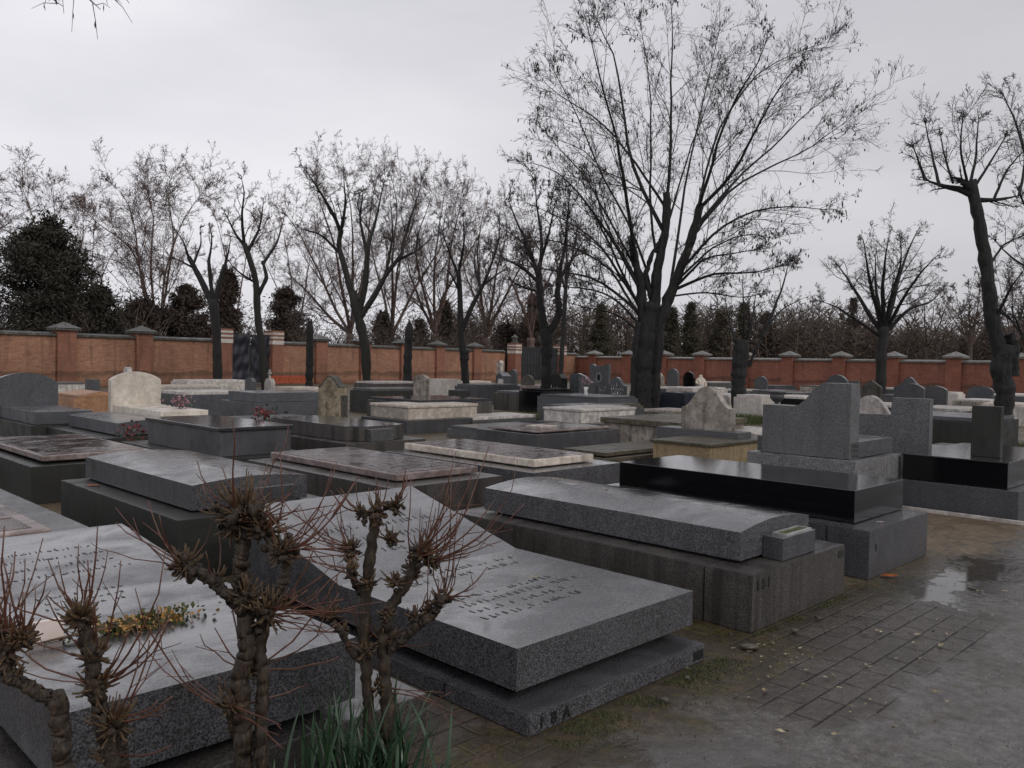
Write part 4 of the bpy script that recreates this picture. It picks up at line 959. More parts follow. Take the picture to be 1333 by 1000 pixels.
tree('street_tree', 'bare tree whose boughs reach in from the right edge', 1372, 17.5, [([(1375, 580), (1372, 480), (1365, 380), (1352, 300), (1345, 245)], 17, 10), ([(1366, 470), (1345, 460), (1335, 455)], 8, 7)],
  [([(1345, 250), (1325, 200), (1300, 130), (1280, 95)], 3, .7), ([(1345, 245), (1350, 170), (1335, 110)], 3, .7), ([(1355, 310), (1325, 275), (1305, 230)], 3, .7), ([(1365, 380), (1335, 350), (1300, 330), (1272, 300)], 3, .7), ([(1345, 250), (1380, 190), (1400, 120)], 3, .7), ([(1336, 455), (1320, 420), (1308, 390)], 3, .7)], dict(C3, kids=[4, 6, 5, 2, 0], rmin=.006), 'bark_dark', 'twig_dark', 20, kids=6)
def post(label, px, Y, pts, r, seed):
    rg = np.random.default_rng(seed); g = thing('dead_trunk', label, 'dead tree', at(px, Y), 0); k = Y / F
    P = from_px(px, 0, Y, pts, rg, 0.); P[0] = (P[0][0], P[0][1], -.1); Q, rr, ln = lumpy(P, r * k * 1.15, r * k * 1.1, rg, .16, 18)
    tubes('trunk', [(Q, rr)], 'bark_dark', g, 10)
    tubes('broken_tip', [(np.array([Q[-1] + (rg.uniform(-.5, .5) * r * k, 0, -.1), Q[-1] + (rg.uniform(-.5, .5) * r * k, 0, .08), Q[-1] + (rg.uniform(-.7, .7) * r * k, 0, rg.uniform(.1, .3))]), np.array([r * k * .55, r * k * .45, r * k * .15])) for _ in range(3)], 'bark_dark', g, 5)
post('bare dead pole-like trunk beside the covered gate, nearest the wall', 402, 40, [(402, 512), (403, 470), (402, 422)], 4.2, 1)
post('ragged broken dead trunk between the forked trees', 531, 34, [(531, 522), (530, 470), (532, 425)], 4.8, 2)
tree('street_tree', 'slim straight dark trunk in front of the wall corner', 731, 50, [([(729, 505), (731, 450), (733, 400), (735, 350)], 4, 3)], [([(735, 360), (745, 320), (750, 280)], 2, .6), ([(734, 380), (720, 340), (715, 300)], 2, .6), ([(735, 350), (733, 310), (738, 270)], 2, .6)], C3, 'bark_dark', 'twig_dark', 21, kids=6)

# tall plane trees beyond the left wall
CP = dict(n=[6, 6, 4, 3, 2], wig=[.1, .16, .24, .32, .4], up=[.05, .04, .02, 0, 0], kids=[7, 8, 6, 4, 0], lr=[.5, .42, .46, .5, .5], ang=(.35, 1.1), t0=.12, rr=.32, rmin=.0125, max=4, lift=.15, tap=.4)
def plane(label, px, Y, stems, seed, yb=450, kids=17, C=CP, bark='bark_plane', twig='twig_plane', r=5):
    tree('plane_tree', label, px, Y, [([(px, 492), (px, yb)], r * 1.3, r * 1.2)], [([(px, yb)] + s, r * .55, 1) for s in stems], C, bark, twig, seed, kids=kids, sides=7, fit=.84, group='tall bare plane trees beyond the brick wall')
plane('bare plane tree with two splayed stems behind the left wall pillars', 205, 54, [[(178, 360), (170, 280), (160, 215), (130, 195)], [(170, 300), (120, 270), (85, 230)], [(222, 350), (232, 280), (215, 220), (215, 180)], [(215, 330), (245, 260), (285, 205)], [(190, 340), (200, 260), (180, 200)]], 31, 440, r=4)
plane('bare plane tree rising behind the dark bushy evergreen', 70, 50, [[(62, 360), (40, 270), (15, 200)], [(80, 350), (75, 260), (70, 200)], [(65, 330), (25, 290), (-15, 270)], [(90, 360), (120, 290), (115, 230)]], 32, 430, r=4)
plane('bare plane tree beyond the left edge of the wall', -60, 48, [[(-50, 340), (-20, 260), (10, 190)], [(-60, 330), (-70, 250), (-90, 190)], [(-55, 350), (-10, 310), (20, 260)]], 33, 430, r=4)
plane('slender reddish bare tree right of the dark bushy evergreen', 120, 52, [[(125, 380), (140, 330), (160, 290)], [(118, 370), (120, 310), (125, 260)], [(110, 390), (90, 340)]], 34, 440, 5, r=2.5)
plane('wide fan-shaped plane tree behind the wall, left of the mossy forked tree', 455, 68, [[(430, 400), (395, 330), (365, 270), (335, 230)], [(440, 370), (425, 290), (400, 230), (395, 190)], [(458, 380), (455, 300), (448, 230), (440, 195)], [(465, 390), (480, 300), (478, 240), (490, 190)], [(425, 410), (380, 360), (345, 330)]], 35, 435)
plane('plane tree with one straight stem and a right-leaning arm behind the wall', 508, 72, [[(509, 370), (508, 290), (520, 240), (500, 185)], [(530, 390), (550, 345), (585, 300), (600, 250)], [(500, 380), (480, 310), (470, 250)], [(512, 330), (545, 260), (540, 200)]], 36, 440)
plane('dense group-stemmed plane tree behind the wall pillars, centre left', 565, 74, [[(545, 370), (530, 300), (555, 230), (560, 205)], [(562, 370), (565, 300), (572, 240), (575, 200)], [(580, 380), (585, 300), (600, 240), (605, 210)], [(548, 400), (520, 340), (515, 290)], [(572, 380), (610, 320), (640, 260)]], 37, 435)
plane('plane tree behind the thin bare tree with upright stems', 632, 78, [[(625, 380), (610, 310), (620, 250), (625, 225)], [(640, 380), (650, 320), (665, 270), (655, 235)], [(648, 400), (680, 340), (700, 290)], [(628, 400), (600, 350), (590, 300)]], 38, 440)
plane('plane tree behind the metal gate partly hidden by the V-fork tree', 690, 84, [[(690, 380), (680, 310), (690, 260)], [(700, 390), (725, 330), (735, 280)], [(680, 400), (655, 350), (640, 310)]], 39, 440)
plane('bare plane tree behind the wall left of the covered gate', 300, 62, [[(300, 370), (290, 300), (270, 240)], [(315, 370), (325, 300), (335, 250)], [(290, 390), (265, 340)]], 40, 440, 6, r=3)
plane('bare plane tree behind the wall right of the covered gate', 385, 70, [[(380, 380), (370, 310), (360, 250)], [(395, 380), (400, 310), (415, 260)], [(375, 400), (345, 350), (325, 300)]], 41, 440, 7, r=3)
# smaller bare trees beyond the right wall
for i, (px, Y, top, sp, lb) in enumerate(((1010, 95, 375, 50, 'low spreading bare tree behind the right wall, right of the cut stump'), (1060, 98, 370, 45, 'low bare tree behind the right wall left of the vase-shaped tree'), (1205, 80, 360, 55, 'bare brown tree behind the right wall between the vase-shaped and leaning trees'),
        (1262, 72, 345, 50, 'bare brown tree behind the right wall just left of the leaning trunk'), (1320, 66, 320, 60, 'reddish-brown bare tree at the right edge beyond the wall'), (1110, 90, 385, 40, 'small bare tree behind the right wall under the vase-shaped tree'), (760, 92, 360, 50, 'bare brown tree beyond the wall corner left of the huge trunk'), (940, 96, 385, 40, 'bare bushy tree beyond the wall between the huge tree and the stump'))):
    st = [[(px + sp * a * .5, (452 + top) / 2 + 15), (px + sp * a, top + abs(a) * 25)] for a in (-1, -.55, -.15, .25, .6, 1)]
    plane(lb, px, Y, st, 50 + i, 452, 7, dict(CP, kids=[6, 7, 5, 3, 0], rmin=.02), 'brush', 'brush', 2.2)

# conifers
def conifer(label, px, Y, ytop, wpx, mat, seed, ybase=470, shape='cone', n=9000, leaf=.35, spikes=0, name='conifer'):
    rg = np.random.default_rng(seed); g = thing(name, label, 'conifer', at(px, Y), 0); k = Y / F; H = zt(px, ytop, Y); W = wpx * k / 2
    nb = max(90, int(W * H * (7 if shape != 'column' else 12))); tb = rg.random(nb) ** .85
    if shape == 'cone': rad = W * (1 - tb) ** .85 + .12
    elif shape == 'column': rad = W * np.minimum(1, (1 - tb) * 3.2) ** .7 + .05
    else: rad = W * np.sqrt(np.clip(1 - (tb * 1.02) ** 2.6, 0, 1)) + .1
    ab = rg.random(nb) * 2 * PI; rad = rad * rg.uniform(.72, 1.18, nb) * (1 + .12 * np.sin(3 * ab + seed))
    per = int(n * 1.9 / nb) + 4; q = rg.uniform(.25, 1, (nb, per)); rr = rad[:, None] * q
    rise = .55 if shape != 'cone' else .18
    z = .3 + tb[:, None] * (H - .3) * .96 + rise * rad[:, None] * (q - .4) + rg.normal(size=(nb, per)) * .12 - .25 * (1 - q) * rad[:, None] * .3
    sw = .16 + .1 * rr
    P = np.stack([rr * np.cos(ab)[:, None] + rg.normal(size=(nb, per)) * sw, rr * np.sin(ab)[:, None] + rg.normal(size=(nb, per)) * sw, np.maximum(z, .1)], -1).reshape(-1, 3)
    cards('crown', P, leaf * .8, mat, g, rg, 0, .3)
    tubes('trunk', [(np.array([(0, 0, -.1), (0, 0, H * .5), (0, 0, H * .93)]), np.array([W * .07 + .1, W * .05 + .06, .03]))], 'bark_dark', g, 7)
    if spikes:
        it = []
        for _ in range(spikes):
            th = rg.uniform(0, 2 * PI); q = rg.uniform(0, .75); x = W * q * math.cos(th); z = H * (1 - .45 * q * q) - 1
            it.append((np.array([(x, W * q * math.sin(th), z), (x * 1.04, 0, z + .9), (x * 1.06, 0, z + 1.5)]), np.array([.3, .16, .04])))
        pts = np.concatenate([np.linspace(a_[0], a_[2], 60) + rg.normal(size=(60, 3)) * .16 for a_, _ in it])
        cards('leaders', pts, .35, mat, g, rg, 0, .4)
    return g
conifer('great dark bushy evergreen behind the wall at left', 60, 46, 292, 128, 'conifer', 61, shape='dome', n=26000, leaf=.3, spikes=22)
conifer('dark evergreen trailing right of the great bushy one', 130, 47, 375, 60, 'conifer', 60, shape='dome', n=8000, leaf=.3, spikes=0)
conifer('dark low evergreen behind the second wall pillar from the left', 185, 52, 385, 60, 'cypress', 62, shape='dome', n=7000)
conifer('brownish broad evergreen left of the covered gate', 240, 54, 372, 70, 'cypress', 63, shape='dome', n=9000)
conifer('tall brown conical cypress behind the covered gate', 296, 56, 350, 44, 'cypress', 64, n=9000)
conifer('squarish dark brown conifer right of the covered gate', 372, 60, 374, 52, 'cypress', 65, shape='dome', n=8000)
conifer('narrow dark cypress behind the mossy forked tree', 497, 70, 405, 22, 'conifer', 66, shape='column', n=3500)
conifer('low dark conical tree behind the broken dead trunk', 545, 78, 415, 46, 'cypress', 67, n=4000)
conifer('dark green conifer behind the thin bare tree', 578, 80, 390, 30, 'conifer', 68, n=4500)
conifer('tall narrow brown cypress behind the V-fork tree', 692, 86, 380, 26, 'cypress', 69, shape='column', n=6000)
conifer('pointed green-brown conifer right of the huge trunk', 897, 88, 392, 34, 'conifer_far', 70, n=6000)
conifer('wider green-brown conifer, second right of the huge trunk', 936, 90, 402, 44, 'conifer_far', 71, n=6000)
conifer('tall pointed conifer behind the cut stump', 966, 92, 392, 34, 'conifer_far', 72, n=6000)
conifer('conifer behind the shoots right of the cut stump', 995, 94, 405, 40, 'conifer_far', 73, n=5000)
conifer('thin reddish spire-like cypress left of the vase-shaped tree', 1108, 90, 385, 12, 'cypress', 74, shape='column', n=2500)
conifer('dark conifer close behind the wall at the huge trunk', 872, 86, 400, 40, 'conifer_far', 75, n=6000)
conifer('dark conifer left of the huge trunk beyond the wall corner', 780, 86, 395, 42, 'conifer_far', 76, n=6000)
conifer('low dark evergreen left of the wall corner', 658, 88, 420, 40, 'cypress', 77, shape='dome', n=4000)

# distant woodland as one mass
rg = np.random.default_rng(80); it = []; fol = []
for i in range(680):
    u = rg.random(); px = 560 + u * 1000; Y = rg.uniform(88, 128) - max(0, (px - 1000)) * .045; X = (px - 666.5) / F * Y; h = rg.uniform(5.2, 9.2) * (1.0 if px > 700 else .85) * (.75 if px > 1100 else 1)
    base = np.array([X, Y, 0.]); d = unit(np.array([rg.normal() * .1, rg.normal() * .1, 1]))
    it.append((np.array([base, base + d * h * .5, base + d * h]), np.array([.16, .1, .03])))
    for k_ in range(34):
        t_ = rg.uniform(.12, 1); p = base + d * h * t_; a = rg.uniform(0, 2 * PI); v = unit(np.array([math.cos(a), math.sin(a), rg.uniform(.2, 1.3)])); ln = rg.uniform(1, 2.6)
        q = p + v * ln; it.append((np.array([p, p + v * ln * .5 + rg.normal(size=3) * .15, q]), np.array([.05, .035, .02])))
    m_ = 75; t_ = rg.random(m_); fol.append(np.stack([X + rg.normal(size=m_) * 1.3, Y + rg.normal(size=m_) * 1.3, h * (.05 + .9 * t_)], 1))
wd = tubes('woodland', it, 'brush', None, 3); tag(wd, 'brown leafless woodland massed beyond the brick walls', 'woodland', kind='stuff')
fo = cards('woodland_undergrowth', np.concatenate([f + rg.normal(size=f.shape) * .2 for f in fol for _ in (0, 1)]), .5, 'brush', wd, rg, 0, .16); fo['kind'] = 'stuff'
wd2 = []
rg = np.random.default_rng(81); it = []; fol = []
for i in range(300):
    px = rg.uniform(-250, 640); Y = 1 / (.0274 - .01152 * px / 650) + rg.uniform(6, 22); X = (px - 666.5) / F * Y; h = rg.uniform(2.8, 6.2)
    m_ = 90; t_ = rg.random(m_); fol.append(np.stack([X + rg.normal(size=m_) * .9, Y + rg.normal(size=m_) * .9, h * t_], 1))
    for k_ in range(22):
        a = rg.uniform(0, 2 * PI); p = np.array([X, Y, rg.uniform(0, h * .5)]); v = unit(np.array([math.cos(a), math.sin(a), rg.uniform(.8, 2.2)])); ln = rg.uniform(1, 2.4)
        it.append((np.array([p, p + v * ln * .5 + rg.normal(size=3) * .1, p + v * ln]), np.array([.035, .025, .012])))
wd = tubes('hedge_brush', it, 'brush', None, 3); tag(wd, 'tangled dark brown brush growing along behind the left brick wall', 'brush', kind='stuff')
fo = cards('brush_leaves', np.concatenate([f + rg.normal(size=f.shape) * .15 for f in fol for _ in (0, 1)]), .32, 'cypress', wd, rg, 0, .18); fo['kind'] = 'stuff'

# overhanging bough of a tree standing left of the view
rg = np.random.default_rng(90)
g = thing('overhanging_tree', 'bare tree outside the left edge whose twig tips hang into the top left corner', 'tree', (-8.6, 7.0), 0)
tk = [(np.array([(0, 0, -.1), (.05, .1, 1.5), (.2, .2, 3.4), (.5, .3, 5.2)]), np.array([.24, .2, .17, .13])), (np.array([(.2, .2, 3.4), (1.6, .4, 4.9), (3.2, .7, 5.55), (4.6, 1.0, 5.6)]), np.array([.11, .08, .05, .02])), (np.array([(.5, .3, 5.2), (0, .6, 6.5), (-.6, .4, 8), (-.8, .2, 9)]), np.array([.1, .08, .05, .02]))]
tubes('trunk', tk, 'bark_dark', g, 9); it = []; ends = []
for px, py in ((72, 8), (80, 14), (112, 4), (120, 12), (128, 18), (150, 8), (165, 10), (178, 6), (100, 2), (138, 4)):
    Y = 8.0; e = np.array([(px - 666.5) / F * Y + 8.6, 1.0, zt(px, py, Y)]); b = np.array([3.2 + (px - 72) * .012, .75, 5.45])
    q = [b, b * .5 + e * .5 + rg.normal(size=3) * .06 + np.array([0, 0, .1]), e]; it.append((np.array(q), np.array([.012, .006, .003])))
    for _ in range(3):
        f = rg.uniform(.55, 1); p = b * (1 - f) + e * f; w_ = rg.normal(size=3) * .09; it.append((np.array([p, p + w_, p + w_ * 1.8 - np.array([0, 0, .06])]), np.array([.004, .003, .002]))); ends.append(p + w_)
tubes('crown', it, 'twig_dark', g, 4); cards('seed_pods', np.repeat(np.array(ends), 1, axis=0), .08, 'pods', g, rg, .8, .25)

# ------------------------------------------------------------------ pruned shrubs in front
def shrub(label, px0, Y, stems, knuckles, seed, mult=1., name='pruned_shrub'):
    rg = np.random.default_rng(seed); k = Y / F; g = thing(name, label, 'shrub', at(px0, Y), 0)
    def W(px, py, dy=0.): return np.array([(px - px0) * k, dy, zt(px, py, Y)])
    th = []; kn = {}
    for pts, r0, r1, dy in stems:
        P = [W(a, b, dy * (i + .3)) for i, (a, b) in enumerate(pts)]
        n = 60; Q, ln = resample(P, n); Q += rg.normal(size=(n, 3)) * r0 * k * .1; r = np.linspace(r0, r1, n) * .7 * k * (1 + np.convolve(np.abs(rg.normal(size=n + 2)), [.3, .4, .3], 'valid') * .1)
        if P[0][2] < .02: Q[0][2] = -.05
        th.append((Q, r))
    gnarl(tubes('stem', th, 'shrub_bark', g, 14), .003, seed)
    knob = []; stubs = []; shoots = []; dy0 = {}
    for (px, py, rad, nst, shts) in knuckles:
        c = W(px, py, rg.uniform(-.02, .03)); R_ = rad * k * .88
        for _ in range(26):
            o = rg.normal(size=3) * R_ * .36; kb_ = unit(rg.normal(size=3)) * R_ * rg.uniform(.18, .38)
            knob.append((np.array([c + o - kb_, c + o - kb_ * .5, c + o, c + o + kb_ * .5, c + o + kb_]), np.array([.07, .18, .21, .14, .05]) * R_ * rg.uniform(.7, 1.25, 5)))
        for _ in range(int(nst * 1.1 * mult)):
            d = unit(rg.normal(size=3) + np.array([0, -.2, .45])); p = c + d * R_ * .5; ln = R_ * rg.uniform(.35, 1.0); w_ = rg.normal(size=3) * .15 * ln
            stubs.append((np.array([p, p + d * ln * .5 + w_, p + d * ln + w_ + np.array([0, 0, .2 * ln])]), np.array([.0036, .003, .002]) * rg.uniform(.7, 1.3)))
        for (dx, dz, n_, spread) in shts:
            for _ in range(int(n_ * .85 * mult + .5)):
                e = np.array([dx, rg.uniform(-.25, .25) * abs(dz) + rg.normal() * 8, -dz]) + rg.normal(size=3) * spread * 1.5; e *= k * rg.uniform(.5, 1.5); L_ = np.linalg.norm(e)
                p = c + unit(rg.normal(size=3)) * R_ * .4; h_ = e * np.array([1, 1, .35]) * rg.uniform(.5, .8)   # leave sideways, then curve up
                pts = [p]; 
                for t_ in (.2, .4, .6, .8, 1.): pts.append(p + h_ * (2 * t_ * (1 - t_)) + e * t_ * t_ + rg.normal(size=3) * L_ * .012)
                r_ = rg.uniform(.0017, .003); shoots.append((np.array(pts), r_ * np.array([1.2, 1.1, 1, .9, .75, .55])))
                if rg.random() < .5:
                    q = np.array(pts[3]); w_ = unit(e + rg.normal(size=3) * L_ * .5) * L_ * .3; shoots.append((np.array([q, q + w_ * .5, q + w_]), np.array([.0016, .0013, .001])))
    tubes('knuckles', knob, 'shrub_bark', g, 7); tubes('stubs', stubs, 'stub', g, 5); tubes('shoots', shoots, 'shoot', g, 5)
    return g
U = lambda dx, dz, n, s=14: (dx, -dz, n, s)
def K_(px, py, r, ns, *sh): return (px, py, r, ns, [(a, -b, n, s) for a, b, n, s in sh])
# shoots given as (sideways px, upward px, count, spread)
shrub('tall knobbly pruned shrub, the middle one, with a bushy head of cut shoots', 325, 2.43,
  [([(318, 1085), (322, 960), (316, 890), (326, 845), (322, 800)], 17, 15, 0), ([(350, 1085), (343, 960), (346, 900), (340, 850), (348, 800)], 12, 10, .003), ([(322, 810), (316, 770), (314, 735), (320, 695)], 14, 12, .004), ([(322, 800), (296, 770), (268, 748), (246, 738)], 12, 8, -.006), ([(338, 820), (358, 790), (372, 750), (372, 722)], 9, 8, .01), ([(310, 960), (306, 925)], 8, 9, -.01)],
  [K_(318, 668, 38, 70, (10, 60, 4, 26), (-45, 25, 4, 14), (60, 25, 8, 16)), K_(300, 690, 26, 40, (-50, 30, 3, 12)), K_(345, 690, 24, 40, (50, 35, 6, 14)), K_(246, 738, 24, 34, (-70, 60, 4, 22), (-50, 30, 3, 14), (0, 50, 4, 20), (-100, 70, 2, 16)), K_(372, 718, 26, 44, (70, 60, 9, 22), (80, 20, 5, 18), (20, 80, 3, 14)), K_(352, 800, 30, 60, (95, 25, 6, 26), (70, 60, 5, 18), (60, -10, 4, 14)), K_(325, 780, 24, 36, (20, 30, 3, 16)), K_(306, 920, 22, 40, (-50, 30, 4, 14), (60, 10, 4, 12), (-100, 120, 2, 16)), K_(330, 880, 14, 20, (80, 50, 3, 16), (-60, 80, 3, 14)), K_(280, 760, 14, 20, (-20, 60, 2, 12))], 101)
shrub('knobbly pruned shrub on the right, rising in front of the lectern tomb', 495, 2.78,
  [([(478, 1060), (487, 960), (484, 900), (480, 850), (478, 790), (485, 740), (491, 668)], 9, 10, 0), ([(515, 1060), (512, 960), (508, 890), (503, 845), (508, 800), (530, 770), (552, 722)], 14, 8, .003), ([(484, 870), (462, 850), (448, 822), (438, 812)], 7, 6, -.004), ([(512, 850), (545, 820), (572, 800), (581, 778)], 8, 7, -.006), ([(478, 780), (462, 755), (456, 718)], 7, 6, .004)],
  [K_(492, 670, 22, 14, (-10, 35, 3, 12), (15, 28, 3, 10)), K_(516, 662, 15, 12, (10, 25, 3, 8)), K_(472, 668, 11, 8, (-25, 35, 3, 8)), K_(550, 722, 22, 16, (10, 50, 4, 12), (55, 60, 5, 14), (35, 90, 4, 8)), K_(566, 735, 14, 10, (70, 80, 4, 16), (80, 40, 3, 14)), K_(512, 705, 14, 10, (-20, 30, 2, 8)), K_(457, 718, 17, 16, (-60, 55, 5, 14), (-30, 60, 3, 10)), K_(462, 745, 14, 12, (-50, 30, 3, 12)), K_(436, 806, 15, 14, (-50, 25, 4, 14), (-20, 50, 3, 10)), K_(580, 785, 17, 14, (45, 25, 3, 10), (10, 90, 4, 10), (60, -5, 1, 6)), K_(520, 760, 16, 12, (30, 40, 2, 10)), K_(505, 840, 20, 14, (50, 20, 3, 12), (-30, 20, 2, 10)), K_(482, 850, 14, 12, (-20, 30, 2, 10)), K_(500, 900, 14, 10, (90, -10, 2, 10)), K_(545, 810, 14, 12, (20, 20, 2, 10)), K_(486, 760, 12, 14, (-25, 20, 2, 10)), K_(540, 750, 13, 14, (30, 70, 3, 14)), K_(508, 800, 13, 12), K_(450, 825, 11, 10, (-30, 20, 2, 10)), K_(562, 800, 12, 12, (20, 60, 2, 12))], 102, 1.7)
shrub('knobbly pruned shrub on the left with upright red shoots', 128, 2.14,
  [([(165, 1100), (150, 1000), (138, 950), (124, 900), (122, 860), (112, 815)], 18, 12, 0), ([(172, 1100), (160, 1000), (156, 950)], 12, 12, .005)],
  [K_(106, 808, 24, 60, (-10, 80, 4, 10), (15, 80, 5, 8), (-60, 60, 5, 16)), K_(122, 860, 22, 50, (-60, 50, 5, 16), (40, 90, 4, 16)), K_(124, 900, 22, 55, (-60, 45, 4, 14), (60, 100, 6, 20), (90, 80, 3, 16)), K_(155, 945, 28, 60, (40, 80, 5, 20), (80, 40, 4, 16)), K_(140, 985, 18, 30, (60, 30, 2, 12))], 103)
shrub('pruned shrub cut off by the left edge, with a sawn elbow branch', 60, 1.99,
  [([(92, 1120), (84, 1010), (78, 940), (76, 908)], 15, 15, 0), ([(78, 915), (58, 908), (36, 895), (12, 882), (8, 868)], 12, 11, -.003)],
  [K_(8, 850, 30, 80, (-5, 85, 6, 12), (20, 95, 7, 12)), K_(28, 835, 20, 50, (5, 80, 5, 8)), K_(-15, 830, 24, 40, (0, 80, 5, 12)), K_(20, 880, 14, 20, )], 104)

# iris clump
rg = np.random.default_rng(120)
def blades(name, cx, cy, n, mat, parent, hmin, hmax, bend, sx, sy):
    bm = bmesh.new()
    for i in range(n):
        x, y = cx + rg.normal() * sx, cy + rg.normal() * sy; h = rg.uniform(hmin, hmax); a = rg.uniform(0, 2 * PI); b = rg.uniform(*bend); w = rg.uniform(.006, .011)
        sd = np.array([math.cos(a), math.sin(a), 0]); pr = np.array([-sd[1], sd[0], 0]); last = None; n_ = 8
        for j in range(n_ + 1):
            t = j / n_; out_ = b * t * t; p = np.array([x, y, 0]) + sd * h * out_ + np.array([0, 0, h * (t - b * .55 * t ** 3)]); ww = w * (1 - t) ** .45 + .0006
            cur = [bm.verts.new(p - pr * ww), bm.verts.new(p + sd * ww * .25 * -1), bm.verts.new(p + pr * ww)]
            if last:
                bm.faces.new((last[0], last[1], cur[1], cur[0])); bm.faces.new((last[1], last[2], cur[2], cur[1]))
            last = cur
    return bmo(name, bm, mat, parent, True)
g = thing('iris_clump', 'clump of blue-green sword leaves at the foot of the right-hand pruned shrub', 'plant', at(480, 2.72), 0)
blades('leaves', 0, 0, 150, 'leaf_green', g, .3, .6, (.05, .45), .11, .06)
blades('bent_leaves', 0, -.02, 34, 'leaf_pale', g, .2, .4, (.9, 1.35), .14, .07)
blades('dead_leaves', 0, -.03, 30, 'stub', g, .12, .3, (1.2, 1.7), .15, .09)
g = thing('iris_clump', 'thin tuft of pale blades beside the stem of the middle pruned shrub', 'plant', at(270, 2.5), 0)
blades('leaves', 0, 0, 9, 'leaf_pale', g, .2, .42, (.4, 1.1), .08, .04)

# grass patches
def grass(label, px, Y, sx, sy, n, h=.14):
    g_ = bmesh.new(); X, _ = at(px, Y)
    for i in range(n):
        x, y = X + rg.normal() * sx, Y + rg.normal() * sy; a = rg.uniform(0, PI); w = .012; hh = h * rg.uniform(.4, 1.2); lx, ly = rg.normal() * .04, rg.normal() * .04
        g_.faces.new((g_.verts.new((x - w * math.cos(a), y - w * math.sin(a), 0)), g_.verts.new((x + w * math.cos(a), y + w * math.sin(a), 0)), g_.verts.new((x + lx, y + ly, hh))))
    o = bmo('grass_patch', g_, 'grass'); tag(o, label, 'grass', kind='stuff')
grass('green grass round the foot of the cut stump', 968, 24.2, .9, .8, 6000, .22)
grass('short yellowish grass between the sarcophagi', 665, 22.5, .9, .9, 6000, .12)
grass('grass at the right foot of the huge tree', 885, 24.5, .7, .8, 3500, .14)
grass('grass round the foot of the leaning tree', 1290, 17, .5, .8, 3000, .14)
bm = bmesh.new()
for i in range(5200):
    u_ = rg.random()
    if u_ < .55: s_, l_ = 2.6 + rg.random() * 1.5, 2.37 - abs(rg.normal()) * .1
    elif u_ < .75: s_, l_ = 4.0 + rg.random() * .5, 2.42 + rg.random() * 1.2
    elif u_ < .9: s_, l_ = 4.5 + rg.random() * 1.35, 2.43 - abs(rg.normal()) * .035
    else: s_, l_ = 2.3 + rg.random() * .25, 2.3 + rg.random() * 2.2
    if math.sin(s_ * 7.1) + math.sin(s_ * 17.3 + l_ * 9) < -.5: continue
    X, Y = ws(s_, l_); a = rg.uniform(0, PI); w_ = .0025; hh = rg.uniform(.004, .022); lx, ly = rg.normal() * .012, rg.normal() * .012
    bm.faces.new((bm.verts.new((X - w_ * math.cos(a), Y - w_ * math.sin(a), 0)), bm.verts.new((X + w_ * math.cos(a), Y + w_ * math.sin(a), 0)), bm.verts.new((X + lx, Y + ly, hh))))
mt = bmo('moss_tufts', bm, 'moss'); tag(mt, 'short dark moss and weeds along the feet of the front tombs', 'moss', kind='stuff')
# crumbs of grit and bark litter round the shrubs and along the tomb edges
V_ = []
for i in range(1300):
    if i < 350: s_, l_ = rg.uniform(1.0, 6.2), 2.3 + rg.normal() * .12
    else: s_, l_ = rg.uniform(2.4, 8), rg.uniform(-.2, 2.3)
    X, Y = ws(s_, l_); V_.append((X, Y, .002))
gt = cards('grit', V_, .01, 'mossy', None, rg, 0, .8); tag(gt, 'scattered grit and crumbs on the wet path', 'grit', kind='stuff')

# fallen leaves and pebbles
rg = np.random.default_rng(130); base_leaf = None
spots = [(1.6 + .0, 0)]
def leafmesh(seed, size):
    r2 = random.Random(seed); bm = bmesh.new(); n = 9; c = bm.verts.new((0, 0, size * .12)); ring = []
    for i in range(n):
        a = 2 * PI * i / n; rr = size * (.5 + .5 * abs(math.cos(a))) * r2.uniform(.8, 1.15) * .6; ring.append(bm.verts.new((rr * math.cos(a), rr * math.sin(a) * .65, size * r2.uniform(.0, .14))))
    for i in range(n): bm.faces.new((ring[i], ring[(i + 1) % n], c))
    bmesh.ops.solidify(bm, geom=bm.faces[:], thickness=-.0012)
    me = D.meshes.new('fallen_leaf'); bm.to_mesh(me); bm.free(); return me
ms = [leafmesh(i, .032) for i in range(5)]
for me in ms: me.materials.append(M['leaf_fallen'])
for i in range(110):
    s_ = rg.uniform(3.4, 6.8); l_ = 1.65 + rg.normal() * .28 - (s_ - 4) * .04
    if i > 80: s_, l_ = rg.uniform(3.6, 4.5), rg.uniform(2.0, 2.42)
    o = D.objects.new('fallen_leaf', ms[i % 5]); COL.objects.link(o); X, Y = ws(s_, l_); o.location = (X, Y, .013); o.rotation_euler = (0, 0, rg.uniform(0, 6)); sc = rg.uniform(.3, .9) if rg.random() < .8 else rg.uniform(1, 1.7); o.scale = (sc, sc, sc)
    tag(o, 'pale fallen leaf lying on the wet paving', 'leaf', 'pale fallen leaves on the wet path')
def oneleaf(label, loc, size, mat, seed=3):
    me = leafmesh(seed, size); me.materials.append(M[mat]); o = D.objects.new('fallen_leaf', me); COL.objects.link(o); o.location = loc; tag(o, label, 'leaf')
oneleaf('bright orange leaf on the path at the foot of the black slab tomb', ws(6.55, 2.4) + (.014,), .13, 'leaf_orange')
oneleaf('brown leaf stuck on the wet slope of the granite slab beside the planter tomb', ws(5.2, 4.1) + (.597,), .05, 'leaf_fallen', 4)
oneleaf('yellow leaf lying on the flat of the lectern tomb', ws(3.55, 3.3) + (.3445,), .05, 'leaf_fallen', 5)
oneleaf('brown leaf on the dark ledge of the name-block tomb', ws(2.57, 7.6) + (.455,), .1, 'leaf_orange', 6)
oneleaf('small white scrap on the ledge of the black slab tomb', ws(6.75, 2.56) + (.377,), .06, 'card', 7)
